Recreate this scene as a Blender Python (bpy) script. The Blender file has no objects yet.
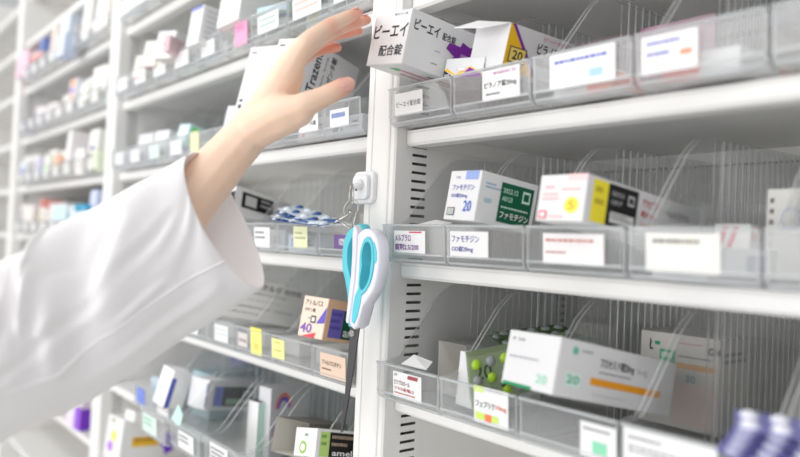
import bpy, bmesh, math, random
from mathutils import Vector, Matrix, Euler
from mathutils.geometry import tessellate_polygon
random.seed(7)
SC = bpy.context.scene
COL = SC.collection

# ------------------------------------------------------------------ camera
cam_d = bpy.data.cameras.new('camera'); cam = bpy.data.objects.new('camera', cam_d); COL.objects.link(cam)
Xc = Vector((590, -10.5, 720)).normalized()
Zc = Vector((0.044, 1, -(0.044*Xc[0]+Xc[1])/Xc[2])).normalized()
Yc = Zc.cross(Xc)
Rm = Matrix((Xc, Yc, Zc))           # rows: world axes in camera space -> camera-to-world
cam.matrix_world = Matrix.Translation((0.63356, -0.52222, 1.42186)) @ Rm.to_4x4()
cam_d.lens = 32.4; cam_d.sensor_width = 36; cam_d.clip_start = 0.02
cam_d.dof.use_dof = True; cam_d.dof.focus_distance = 0.80; cam_d.dof.aperture_fstop = 2.5
SC.camera = cam

# ------------------------------------------------------------------ world, lights, exposure
w = bpy.data.worlds.new('world'); SC.world = w; w.use_nodes = True
w.node_tree.nodes['Background'].inputs[0].default_value = (0.97, 0.98, 1.0, 1)
w.node_tree.nodes['Background'].inputs[1].default_value = 0.50
SC.view_settings.view_transform = 'Standard'; SC.view_settings.look = 'None'
SC.view_settings.exposure = 0.07; SC.view_settings.gamma = 1
SC.cycles.transparent_max_bounces = 48; SC.cycles.max_bounces = 10; SC.cycles.diffuse_bounces = 8

def area(name, loc, target, sx, sy, power, color=(1, 1, 1)):
    l = bpy.data.lights.new(name, 'AREA'); l.shape = 'RECTANGLE'; l.size = sx; l.size_y = sy
    l.energy = power; l.color = color
    o = bpy.data.objects.new(name, l); COL.objects.link(o); o.location = loc
    o.rotation_euler = (Vector(target)-Vector(loc)).to_track_quat('-Z', 'Y').to_euler()
    return o
area('ceiling_lamp', (0.0, -0.95, 2.5), (0.0, -0.5, 1.3), 3.0, 0.35, 11, (1.0, 0.99, 0.97))
area('front_fill_light', (-.6, -3.3, 1.45), (-.6, 0, 1.4), 6.0, 2.3, 105, (1.0, 0.99, 0.98))  # added unseen fill, brightens the shelf interior from the front
area('ceiling_lamp', (-2.6, -0.95, 2.5), (-2.6, -0.4, 1.3), 2.6, 0.35, 9, (1.0, 0.99, 0.97))

# ------------------------------------------------------------------ materials
MATS = {}
def mat(name, color, rough=0.5, metal=0.0, spec=0.5, sss=0.0, noise=0.0):
    if name in MATS: return MATS[name]
    m = bpy.data.materials.new(name); m.use_nodes = True
    nt = m.node_tree; b = nt.nodes['Principled BSDF']
    b.inputs['Base Color'].default_value = (*color, 1); b.inputs['Roughness'].default_value = rough
    b.inputs['Metallic'].default_value = metal; b.inputs['Specular IOR Level'].default_value = spec
    if sss:
        b.inputs['Subsurface Weight'].default_value = sss; b.inputs['Subsurface Radius'].default_value = (1, .35, .2)
        b.inputs['Subsurface Scale'].default_value = 0.006
    if noise:
        n = nt.nodes.new('ShaderNodeTexNoise'); n.inputs['Scale'].default_value = 9; n.inputs['Detail'].default_value = 4
        mx = nt.nodes.new('ShaderNodeMix'); mx.data_type = 'RGBA'
        mx.inputs[6].default_value = (*[c*(1-noise) for c in color], 1); mx.inputs[7].default_value = (*color, 1)
        g = nt.nodes.new('ShaderNodeNewGeometry'); nt.links.new(g.outputs['Position'], n.inputs['Vector'])
        nt.links.new(n.outputs['Fac'], mx.inputs[0]); nt.links.new(mx.outputs[2], b.inputs['Base Color'])
    MATS[name] = m; return m
def srgb(r, g, b):
    return tuple(((c/255)/12.92 if c/255 <= .04045 else ((c/255+.055)/1.055)**2.4) for c in (r, g, b))
def ink(hexs):                       # printing-ink material from an sRGB triple
    return mat('print_%d_%d_%d' % hexs, srgb(*hexs), .5, spec=.3)
def clear(name, tint, haze, rough=0.04, hazecol=(.9, .92, .93)):
    m = bpy.data.materials.new(name); m.use_nodes = True; nt = m.node_tree; nt.nodes.clear()
    out = nt.nodes.new('ShaderNodeOutputMaterial'); tr = nt.nodes.new('ShaderNodeBsdfTransparent')
    gl = nt.nodes.new('ShaderNodeBsdfGlossy'); lw = nt.nodes.new('ShaderNodeLayerWeight'); pw = nt.nodes.new('ShaderNodeMath'); pw.operation = 'POWER'; pw.inputs[1].default_value = 4.5; fr = nt.nodes.new('ShaderNodeMath'); fr.operation = 'MULTIPLY_ADD'; fr.inputs[1].default_value = .9; fr.inputs[2].default_value = .045; lw.inputs[0].default_value = .5; mx = nt.nodes.new('ShaderNodeMixShader')
    df = nt.nodes.new('ShaderNodeBsdfDiffuse'); mh = nt.nodes.new('ShaderNodeMixShader')
    tl = nt.nodes.new('ShaderNodeBsdfTranslucent'); md = nt.nodes.new('ShaderNodeMixShader'); md.inputs[0].default_value = .5
    tr.inputs[0].default_value = (*tint, 1); gl.inputs['Roughness'].default_value = rough
    df.inputs[0].default_value = (*hazecol, 1); tl.inputs[0].default_value = (*hazecol, 1);
    mh.inputs[0].default_value = haze
    L = nt.links.new; L(lw.outputs['Facing'], pw.inputs[0]); L(pw.outputs[0], fr.inputs[0])
    L(df.outputs[0], md.inputs[1]); L(tl.outputs[0], md.inputs[2])
    L(tr.outputs[0], mh.inputs[1]); L(md.outputs[0], mh.inputs[2])
    L(fr.outputs[0], mx.inputs[0]); L(mh.outputs[0], mx.inputs[1]); L(gl.outputs[0], mx.inputs[2]); L(mx.outputs[0], out.inputs[0])
    MATS[name] = m; return m

WHITE_METAL = mat('white_painted_steel', srgb(236, 235, 233), .42, spec=.2, noise=.03)
BACK_METAL = mat('white_back_panel', srgb(232, 231, 228), .5, noise=.03)
SLOT_SHADE = mat('slot_shade', srgb(120, 120, 118), .7)  # recess shade put into the colour of the slot walls
CLEAR = clear('clear_plastic_sheet', (.988, .99, .99), .03)
CLEARF = clear('clear_plastic_front', (.984, .984, .984), .15)
EDGE = clear('plastic_edge_painted_gleam', (.95, .955, .96), .45, .15)  # frosted edge; its whiter haze paints in the internal-reflection gleam
PAPER = mat('white_carton', srgb(240, 240, 241), .42)
CARD = mat('label_paper', srgb(243, 243, 243), .5)
STEEL = mat('steel_wire', srgb(190, 188, 184), .22, 1.0)
INK = {'k': (38, 38, 42), 'g': (130, 130, 134)}

# ------------------------------------------------------------------ helpers
def tag(o, label=None, cat=None, group=None, kind=None):
    if label: o['label'] = label
    if cat: o['category'] = cat
    if group: o['group'] = group
    if kind: o['kind'] = kind
    return o
def empty(name, loc=(0, 0, 0)):
    o = bpy.data.objects.new(name, None); COL.objects.link(o); o.location = loc; o.empty_display_size = .02; return o
def link(name, me, parent=None, smooth=False):
    o = bpy.data.objects.new(name, me); COL.objects.link(o)
    if parent: o.parent = parent
    if smooth:
        for p in me.polygons: p.use_smooth = True
    return o
class MB:
    """collects faces with materials, then becomes one mesh object"""
    def __init__(s): s.v = []; s.f = []; s.m = []; s.mats = []; s.sm = []
    def mi(s, m):
        if m not in s.mats: s.mats.append(m)
        return s.mats.index(m)
    def face(s, pts, m, smooth=False):
        i = len(s.v); s.v += [tuple(p) for p in pts]; s.f.append(tuple(range(i, i+len(pts)))); s.m.append(s.mi(m)); s.sm.append(smooth)
    def mesh(s, verts, faces, m, smooth=False):
        i = len(s.v); s.v += [tuple(p) for p in verts]
        k = s.mi(m)
        for f in faces: s.f.append(tuple(i+j for j in f)); s.m.append(k); s.sm.append(smooth)
    def box(s, a, b, m, M=None, mats=None):
        x0, y0, z0 = a; x1, y1, z1 = b
        v = [Vector(p) for p in ((x0,y0,z0),(x1,y0,z0),(x1,y1,z0),(x0,y1,z0),(x0,y0,z1),(x1,y0,z1),(x1,y1,z1),(x0,y1,z1))]
        if M: v = [M @ p for p in v]
        F = dict(B=(0,3,2,1), T=(4,5,6,7), F=(0,1,5,4), R=(1,2,6,5), K=(2,3,7,6), L=(3,0,4,7))
        i = len(s.v); s.v += [tuple(p) for p in v]
        for k, f in F.items():
            s.f.append(tuple(i+j for j in f)); s.m.append(s.mi((mats or {}).get(k, m))); s.sm.append(False)
    def prism(s, prof, x0, x1, m, edge=None, axis=0):
        """profile of (a,b) extruded along axis"""
        def P(x, q):
            return {0: (x, q[0], q[1]), 1: (q[0], x, q[1]), 2: (q[0], q[1], x)}[axis]
        n = len(prof); i = len(s.v)
        s.v += [P(x0, q) for q in prof] + [P(x1, q) for q in prof]
        tri = tessellate_polygon([[Vector((q[0], q[1], 0)) for q in prof]])
        for t in tri:
            s.f.append(tuple(i+j for j in t)); s.m.append(s.mi(m)); s.sm.append(False)
            s.f.append(tuple(i+n+j for j in reversed(t))); s.m.append(s.mi(m)); s.sm.append(False)
        for j in range(n):
            k = (j+1) % n
            s.f.append((i+j, i+k, i+n+k, i+n+j)); s.m.append(s.mi(edge or m)); s.sm.append(False)
    def tube(s, pts, r, m, seg=8, closed=False, rs=None, cap=True):
        pts = [Vector(p) for p in pts]; n = len(pts); up = None; rings = []
        for i, p in enumerate(pts):
            a = pts[i-1] if (i > 0 or closed) else p; b = pts[(i+1) % n] if (i < n-1 or closed) else p
            t = (b-a).normalized()
            if up is None: up = t.orthogonal().normalized()
            up = (up - t*up.dot(t)).normalized(); q = t.cross(up); rr = rs[i] if rs else r
            rings.append([p + (up*math.cos(2*math.pi*k/seg) + q*math.sin(2*math.pi*k/seg))*rr for k in range(seg)])
        i0 = len(s.v); s.v += [tuple(v) for rg in rings for v in rg]; mi = s.mi(m)
        for i in range(n if closed else n-1):
            j = (i+1) % n
            for k in range(seg):
                l = (k+1) % seg
                s.f.append((i0+i*seg+k, i0+i*seg+l, i0+j*seg+l, i0+j*seg+k)); s.m.append(mi); s.sm.append(True)
        if not closed and cap:
            s.f.append(tuple(i0+k for k in reversed(range(seg)))); s.m.append(mi); s.sm.append(False)
            s.f.append(tuple(i0+(n-1)*seg+k for k in range(seg))); s.m.append(mi); s.sm.append(False)
    def data(s, name, fix=True):
        me = bpy.data.meshes.new(name); me.from_pydata(s.v, [], s.f)
        for m in s.mats: me.materials.append(m)
        me.polygons.foreach_set('material_index', s.m); me.polygons.foreach_set('use_smooth', s.sm); me.update()
        if fix:
            bm = bmesh.new(); bm.from_mesh(me); bmesh.ops.recalc_face_normals(bm, faces=bm.faces); bm.to_mesh(me); bm.free()
        return me
    def build(s, name, parent=None, fix=True): return link(name, s.data(name, fix), parent)

_tx = {}
def text_mesh(txt):
    if txt in _tx: return _tx[txt]
    c = bpy.data.curves.new('lettering', 'FONT'); c.body = txt; c.resolution_u = 2; c.offset = .018
    o = bpy.data.objects.new('lettering', c); COL.objects.link(o)
    dg = bpy.context.evaluated_depsgraph_get(); me = bpy.data.meshes.new_from_object(o.evaluated_get(dg))
    vs = [tuple(v.co) for v in me.vertices]; fs = [tuple(p.vertices) for p in me.polygons]
    bpy.data.objects.remove(o); bpy.data.curves.remove(c); bpy.data.meshes.remove(me)
    xs = [v[0] for v in vs] or [0, 1]; ys = [v[1] for v in vs] or [0, 1]
    x0, x1, y0, y1 = min(xs), max(xs), min(ys), max(ys)
    vs = [((v[0]-x0)/(x1-x0), (v[1]-y0)/(y1-y0)) for v in vs]
    _tx[txt] = (vs, fs, (x1-x0)/(y1-y0)); return _tx[txt]

def decals(mb, origin, U, V, N, ds, M=None, off=.0002):
    """printing on a face: origin, full-edge vectors U,V and unit normal N; coordinates are fractions of the face"""
    O = Vector(origin); U = Vector(U); V = Vector(V); N = Vector(N)
    def P(u, v, k):
        p = O + U*u + V*v + N*(off*k)
        return M @ p if M else p
    lay = 1
    for d in ds:
        lay += .35
        if d[0] == 'r':
            _, u0, v0, u1, v1, c = d
            mb.face([P(u0, v0, lay), P(u1, v0, lay), P(u1, v1, lay), P(u0, v1, lay)], ink(c))
        elif d[0] == 'p':
            pts = d[1]; tri = tessellate_polygon([[Vector((a, b, 0)) for a, b in pts]])
            mb.mesh([P(a, b, lay) for a, b in pts], tri, ink(d[2]))
        elif d[0] == 'e':
            _, u, v, ru, rv, c = d
            mb.face([P(u+ru*math.cos(t*math.pi/12), v+rv*math.sin(t*math.pi/12), lay) for t in range(24)], ink(c))
        elif d[0] == 't':
            _, u0, v0, u1, v1, c, txt = d[:7]; rot = d[7] if len(d) > 7 else 0
            vs, fs, asp = text_mesh(txt)
            if rot == 90: q = [(u0+(1-y)*(u1-u0), v0+x*(v1-v0)) for x, y in vs]
            else: q = [(u0+x*(u1-u0), v0+y*(v1-v0)) for x, y in vs]
            mb.mesh([P(a, b, lay) for a, b in q], fs, ink(c))
        elif d[0] == 'l':                     # rows of fine print too small to read: thin broken strokes
            _, u0, v0, u1, v1, c, rows = d
            rr = random.Random(int(u0*1000+v0*77+rows))
            for k in range(rows):
                y1 = v1-(v1-v0)*k/rows; y0 = y1-(v1-v0)/rows*.45; x = u0; end = u1-(u1-u0)*rr.random()*.35
                while x < end:
                    x2 = min(end, x+(u1-u0)*rr.uniform(.03, .11))
                    mb.face([P(x, y0, lay), P(x2, y0, lay), P(x2, y1, lay), P(x, y1, lay)], ink(c)); x = x2+(u1-u0)*.018

def box_M(p):
    x, y, z, ya, pi, ro = p
    return Matrix.Translation((x, y, z)) @ Matrix.Rotation(ya, 4, 'Z') @ Matrix.Rotation(-pi, 4, 'X') @ Matrix.Rotation(ro, 4, 'Y')
def carton(label, pose, dims, base=(231, 231, 232), faces=None, group=None, name='medicine_box', open_front=False, side=None, cat='box'):
    """pose x,y,z,yaw,pitch,roll of the lower front left corner; dims w,l,h; faces: dict of printed faces"""
    w_, l, h = dims; mb = MB(); b = .0006
    bm_ = mat('carton_%d_%d_%d' % base, srgb(*[c*.975 for c in base]), .42)
    if open_front:
        t = .0006; inn = mat('carton_inside', srgb(226, 224, 218), .7)
        mb.box((0, 0, 0), (w_, l, t), bm_, mats={'T': inn}); mb.box((0, 0, h-t), (w_, l, h), bm_, mats={'B': inn})
        mb.box((0, 0, t), (t, l, h-t), bm_, mats={'R': inn}); mb.box((w_-t, 0, t), (w_, l, h-t), bm_, mats={'L': inn})
        mb.box((t, l-t, t), (w_-t, l, h-t), bm_, mats={'F': inn})
    else:
        bm = bmesh.new(); bmesh.ops.create_cube(bm, size=1)
        for v in bm.verts: v.co = Vector(((v.co.x+.5)*w_, (v.co.y+.5)*l, (v.co.z+.5)*h))
        bmesh.ops.bevel(bm, geom=list(bm.edges), offset=b, segments=1, affect='EDGES')
        bm.verts.index_update()
        mb.mesh([v.co.copy() for v in bm.verts], [tuple(v.index for v in f.verts) for f in bm.faces], bm_)
        bm.free()
    FR = dict(F=((0,0,0),(w_,0,0),(0,0,h),(0,-1,0)), R=((w_,0,0),(0,l,0),(0,0,h),(1,0,0)),
              T=((w_,0,h),(0,l,0),(-w_,0,0),(0,0,1)), B=((0,0,0),(0,l,0),(w_,0,0),(0,0,-1)), L=((0,l,0),(0,-l,0),(0,0,h),(-1,0,0)))
    # closing flap lines on the end face and a side seam: thin cuts of the carton board
    for k, ds in (faces or {}).items(): decals(mb, *FR[k], ds)
    o = mb.build(name, fix=False); o.matrix_world = box_M(pose)
    tag(o, label, cat, group)
    return o

# ------------------------------------------------------------------ room
fl = MB(); fl.box((-4.5, -3.0, -.05), (2.2, .45, 0), mat('pale_vinyl_floor', srgb(214, 214, 212), .35, noise=.04)); tag(fl.build('floor'), kind='structure')
wl = MB(); wl.box((-4.5, .45, 0), (2.2, .55, 2.6), mat('wall_paint', srgb(232, 232, 230), .6)); tag(wl.build('wall_back'), kind='structure')

# ------------------------------------------------------------------ shelving
LEV = dict(A5=2.165, A4=2.010, A3=1.855, A2=1.690, A=1.534, B=1.3835, C=1.232, D=1.076, E=.922)   # undersides of the boards
TH = .017
BAYS = {'right': (0.0, .935), 'middle': (-.988, -.054), 'far': (-1.976, -1.042), 'end': (-2.96, -2.03)}
def upright(parent, x1, slots=True):
    """slotted side wall of a bay, its slotted face at x1, front nose and groove"""
    x0 = x1-.054; mb = MB()
    prof = [(x0, .345), (x0, -.013), (x0+.0015, -.0165), (x0+.004, -.018), (x0+.013, -.018), (x0+.0138, -.0165), (x0+.0152, -.0165), (x0+.016, -.018),
            (x1-.011, -.018), (x1-.009, -.0172), (x1-.0082, -.0150), (x1-.0072, -.0150), (x1-.0064, -.0166), (x1-.002, -.0155), (x1, -.0135)]
    n = len(prof); v = [(a, b, .0) for a, b in prof]+[(a, b, 2.40) for a, b in prof]
    mb.mesh(v, [(i, i+1, n+i+1, n+i) for i in range(n-1)]+[(n-1+0, n-1, 0)] if False else [(i, i+1, n+i+1, n+i) for i in range(n-1)], WHITE_METAL)
    mb.mesh(v, [tuple(range(n, 2*n))], WHITE_METAL)
    # slotted face (+X) as a grid with real recesses
    cols = [(.0105, .0325), (.285, .307)]; ys = [-.0135, .0105, .0325, .285, .307, .345]
    zs0, zs1 = .86, 1.90
    mb.face([(x1, -.0135, 0), (x1, .345, 0), (x1, .345, zs0), (x1, -.0135, zs0)], WHITE_METAL)
    mb.face([(x1, -.0135, zs1), (x1, .345, zs1), (x1, .345, 2.40), (x1, -.0135, 2.40)], WHITE_METAL)
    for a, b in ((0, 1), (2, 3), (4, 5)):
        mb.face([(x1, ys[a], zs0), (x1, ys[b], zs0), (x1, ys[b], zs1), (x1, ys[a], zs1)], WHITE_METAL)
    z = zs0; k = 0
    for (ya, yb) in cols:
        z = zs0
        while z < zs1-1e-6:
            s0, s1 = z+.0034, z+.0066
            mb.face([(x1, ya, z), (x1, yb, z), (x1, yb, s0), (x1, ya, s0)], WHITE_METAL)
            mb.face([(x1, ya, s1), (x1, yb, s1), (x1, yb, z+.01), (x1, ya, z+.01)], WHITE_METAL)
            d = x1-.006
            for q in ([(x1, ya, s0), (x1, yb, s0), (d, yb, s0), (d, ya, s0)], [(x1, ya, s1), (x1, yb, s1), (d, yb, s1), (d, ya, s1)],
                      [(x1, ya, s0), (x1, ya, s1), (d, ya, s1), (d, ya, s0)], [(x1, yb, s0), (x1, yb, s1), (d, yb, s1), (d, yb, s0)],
                      [(d, ya, s0), (d, yb, s0), (d, yb, s1), (d, ya, s1)]): mb.face(q, SLOT_SHADE)
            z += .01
    return mb.build('side_panel', parent, fix=False)
def board(parent, x0, x1, z):
    mb = MB(); g = .0015; x0 += g; x1 -= g
    # folded steel tray shelf: top sheet with lips folded down on all sides
    mb.box((x0, 0, z+TH-.002), (x1, .338, z+TH), WHITE_METAL)
    r = .003; lip = [(r, z), (0, z+r), (0, z+TH-r), (r, z+TH-.0002), (.022, z+TH-.0015), (.022, z)]
    mb.prism(lip, x0, x1, WHITE_METAL)
    mb.box((x0, .022, z), (x0+.002, .338, z+TH-.002), WHITE_METAL); mb.box((x1-.002, .022, z), (x1, .338, z+TH-.002), WHITE_METAL)
    mb.box((x0, .318, z), (x1, .338, z+TH-.002), WHITE_METAL)
    return mb.build('shelf_board', parent)
BL = {'right': 'white steel shelving bay at right, nearest, its slotted side panel showing', 'middle': 'white steel shelving bay behind the raised arm and hand',
      'far': 'blurred white steel shelving bay at the left edge beyond the arm', 'end': 'white steel shelving bay at the very end of the row, barely seen at left'}
for nm, (x0, x1) in BAYS.items():
    e = empty('shelving_bay', (x0-.027, .16, 0)); tag(e, BL[nm], 'shelving', 'row of white steel shelving bays'); off = Matrix.Translation((-(x0-.027), -.16, 0))
    parts = [upright(e, x0)]
    for z in list(LEV.values())+[.74, .55, .36, .17]: parts.append(board(e, x0, x1, z))
    bk = MB(); bk.box((x0, .338, .1), (x1, .344, 2.40), BACK_METAL); parts.append(bk.build('back_panel', e))
    if nm == 'right':
        mb = MB(); mb.box((x1, -.018, 0), (x1+.05, .345, 2.40), WHITE_METAL); parts.append(mb.build('side_panel', e))
    for p in parts: p.data.transform(off)

# ------------------------------------------------------------------ clear trays
def tray_parts(W):
    """origin: front left lower corner on the board top, front face near y=-.03"""
    t = .0021; body = MB()
    # front: slightly leaning, bulged foot, thick rim with painted gleam
    pf = [(-.0205, .0008), (-.0262, .0045), (-.0280, .010), (-.0300, .0400), (-.0312, .0418), (-.0292, .0428), (-.0272, .0400), (-.0262, .0115), (-.0240, .0066), (-.019, .0032)]
    n = len(pf)
    for i in range(n):
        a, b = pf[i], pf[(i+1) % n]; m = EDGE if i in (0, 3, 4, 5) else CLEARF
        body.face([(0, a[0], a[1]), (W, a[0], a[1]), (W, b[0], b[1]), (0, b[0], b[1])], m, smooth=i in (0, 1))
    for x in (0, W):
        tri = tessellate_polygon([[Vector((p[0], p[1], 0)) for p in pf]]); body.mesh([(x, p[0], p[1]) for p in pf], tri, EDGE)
    body.box((t, -.019, .0012), (W-t, .312, .0032), CLEAR)
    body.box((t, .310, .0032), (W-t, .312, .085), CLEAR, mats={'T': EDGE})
    # stepped foot and rolled rim of the front, gleam put into their colour
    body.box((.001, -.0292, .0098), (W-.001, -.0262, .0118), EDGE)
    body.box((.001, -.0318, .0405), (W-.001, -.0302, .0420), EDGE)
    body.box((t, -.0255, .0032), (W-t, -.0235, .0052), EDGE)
    bm = body.data('tray_body', fix=False)
    sides = []
    for s in (0, 1):
        mb = MB(); x0, x1 = (0, t) if s == 0 else (W-t, W)
        arc = [(.0620+.030*math.sin(a), .0915+.0345*(1-0)*(1-math.cos(a))*0+.0) for a in ()]
        prof = [(-.019, .0012), (-.0262, .0066), (-.0285, .0400), (-.018, .0425), (-.004, .0440), (.004, .050), (.052, .108)]
        # rounded shoulder
        for k in range(1, 7):
            a = k/6; prof.append((.052+.034*a, .108+.0185*math.sin(a*math.pi/2)))
        prof += [(.16, .1290), (.312, .1325), (.312, .0012)]
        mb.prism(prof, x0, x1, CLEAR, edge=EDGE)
        rx0, rx1 = (t, t+.0012) if s == 0 else (W-t-.0012, W-t)
        y = .112
        while y < .305:
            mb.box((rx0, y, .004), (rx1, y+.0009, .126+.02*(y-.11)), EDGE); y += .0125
        sides.append(mb.data('tray_side', fix=False))
    return bm, sides
TP = {W: tray_parts(W) for W in (.1003, .0755)}
BAYN = {'right': 'right bay', 'middle': 'middle bay', 'far': 'far left bay'}
LVN = {'A4': 'top shelf', 'A3': 'highest shelf', 'A2': 'shelf above the hand', 'A': 'hand-height shelf', 'B': 'hook-height shelf', 'C': 'scissor-blade shelf', 'D': 'low shelf', 'E': 'bottom shelf in view'}
LVR = {'A': 'upper shelf', 'B': 'middle shelf', 'C': 'lower shelf'}
ORD = ['first', 'second', 'third', 'fourth', 'fifth', 'sixth', 'seventh', 'eighth', 'ninth', 'tenth']
def tray_x(bay, k):
    if bay == 'right': return .002+.1035*k
    if bay == 'middle': return -.1305-.1035*(k-1) if k > 0 else -.0528-.0755-.001
    return -1.145-.1035*k
def where(bay, lev, k):
    if bay == 'right': return '%s from post, right bay %s' % (ORD[k], LVR.get(lev, LVN[lev]))
    if bay == 'middle': return '%s left of the post, %s' % (ORD[k], LVN[lev])
    return '%s from right in far left bay, %s' % (ORD[k], LVN[lev])
def tray(bay, lev, k, lab=None, pull=0.0, note=None):
    W = .0755 if (bay == 'middle' and k == 0) else .1003
    x = tray_x(bay, k); z = LEV[lev]+TH+.0003
    if bay == 'middle' and k > 0: x = -.1305-.1035*(k-1)-.1015-.0010
    e = empty('storage_tray', (x, -pull, z))
    nt_ = ('with %s, ' % note) if note else ''
    tag(e, 'clear tray '+nt_+where(bay, lev, k), 'tray', 'clear plastic trays on the shelves')
    bm, sd = TP[W]
    link('tray_body', bm, e)
    for s in sd: link('tray_side', s, e)
    if lab:
        for (u0, v0, lw, lh, col, ds) in lab:
            mb = MB(); c = mat('card_%d_%d_%d' % col, srgb(*[c*.955 for c in col]), .5)
            # card stuck on the sloping outside of the front wall
            def P(u, v, o): return Vector((u, -.0280-.0020*((v-.010)/.030)-o, v))
            O = P(u0, v0, .0003); U = Vector((lw, 0, 0)); V = P(u0, v0+lh, .0003)-O; N = Vector((0, -1, -.066)).normalized()
            q = [O, O+U, O+U+V, O+V]; r_ = [p+N*.0004 for p in q]
            mb.mesh(q+r_, [(3, 2, 1, 0), (4, 5, 6, 7), (0, 1, 5, 4), (1, 2, 6, 5), (2, 3, 7, 6), (3, 0, 4, 7)], c)
            decals(mb, r_[0], U, V, N, ds, off=.00015)
            mb.build('label_card', e, fix=False)
    return e
BLK = (45, 45, 50); GRY = (135, 135, 140); WH = (243, 243, 243); BLU = (70, 85, 160); PUR = (120, 60, 140); RED = (190, 60, 60); PNK = (238, 205, 212); YEL = (250, 248, 165); MINT = (190, 232, 215)
T = lambda *a: ('t',)+a
# right bay
tray('right', 'A', 0, [(.012, .011, .046, .024, WH, [T(.06, .36, .94, .62, GRY, 'ピーエイ配合錠')])], note='white ピーエイ label')
tray('right', 'A', 1, [(.042, .010, .047, .029, WH, [T(.30, .82, .9, .92, (190, 130, 170), '骨格筋弛緩剤'), T(.06, .38, .92, .62, BLK, 'ピラノア錠20mg'), ('l', .1, .1, .5, .25, GRY, 1)])], note='white ピラノア label')
tray('right', 'A', 2, [(.020, .010, .066, .030, WH, [('l', .08, .6, .9, .8, (100, 110, 190), 1), ('r', .62, .2, .82, .42, (170, 205, 235))])], note='wide pale blue printed label')
tray('right', 'A', 3, [(.006, .009, .046, .029, WH, [('l', .1, .66, .9, .84, (110, 115, 190), 1), ('l', .1, .36, .7, .56, (110, 115, 190), 1), ('r', .7, .38, .9, .52, (235, 150, 120))])], note='blue printed label')
tray('right', 'A', 4, [(.030, .008, .060, .030, (244, 240, 220), [('l', .1, .3, .9, .7, GRY, 2)])], note='cream label')
tray('right', 'B', 0, [(.021, .012, .051, .0235, WH, [('r', .5, .90, .9, .97, (210, 90, 110)), T(.04, .52, .55, .84, PUR, 'メルプラロ'), T(.04, .12, .8, .42, PUR, '錠剤2.5/200')])], note='purple printed label')
tray('right', 'B', 1, [(.006, .0115, .052, .0245, WH, [T(.05, .56, .78, .84, (60, 70, 150), 'ファモチジン'), T(.05, .16, .62, .42, (60, 70, 150), 'OD錠20mg')])], note='narrow blue printed label')
tray('right', 'B', 2, [(.020, .010, .062, .026, (246, 242, 242), [('l', .05, .62, .95, .82, (200, 130, 125), 1), ('l', .05, .25, .55, .42, (190, 150, 145), 1)])], note='faint red printed label')
tray('right', 'B', 3, [(.016, .009, .058, .029, (240, 238, 232), [('l', .1, .62, .85, .84, (120, 115, 110), 1)])], note='wide plain white label')
tray('right', 'B', 4, [(.050, .010, .04, .025, (225, 228, 244), [('l', .1, .3, .9, .7, BLU, 2)])], note='pale lilac label')
tray('right', 'C', 0, [(.030, .0095, .046, .027, WH, [('p', [(.55, .95), (.9, .95), (.86, .80), (.51, .80)], (165, 80, 85)), T(.05, .82, .16, .93, GRY, '5V'), T(.05, .50, .60, .68, (110, 60, 60), 'ビソプロロール'), T(.05, .28, .75, .42, (175, 70, 70), 'フマル酸塩2.5'), ('l', .05, .08, .8, .2, (190, 120, 115), 1)])], note='red striped label')
tray('right', 'C', 1, [(.0485, .009, .043, .034, WH, [('r', 0, .84, .3, 1, (214, 236, 130)), ('l', .36, .88, .9, .96, GRY, 1), T(.06, .44, .62, .62, BLK, 'フェブリク'), T(.66, .44, .95, .60, (210, 110, 90), '10mg'), ('r', .05, .1, .32, .28, (205, 232, 110)), ('r', .34, .08, .52, .28, (238, 130, 80)), ('r', .54, .1, .72, .28, (205, 232, 110))])], note='green and orange squared label')
tray('right', 'C', 2, [(.066, .008, .034, .028, WH, [('l', .1, .7, .9, .85, GRY, 1), ('r', .35, .15, .75, .5, (140, 215, 180))])], note='green marked label')
tray('right', 'C', 3, [(.003, .000, .074, .040, WH, [('l', .06, .76, .6, .86, GRY, 1), ('l', .06, .52, .9, .68, (150, 150, 154), 2), ('l', .06, .2, .8, .36, (110, 110, 114), 1), ('r', .93, .1, 1, .6, (235, 120, 120))])], note='large red edged label')
tray('right', 'C', 4, None)
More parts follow.
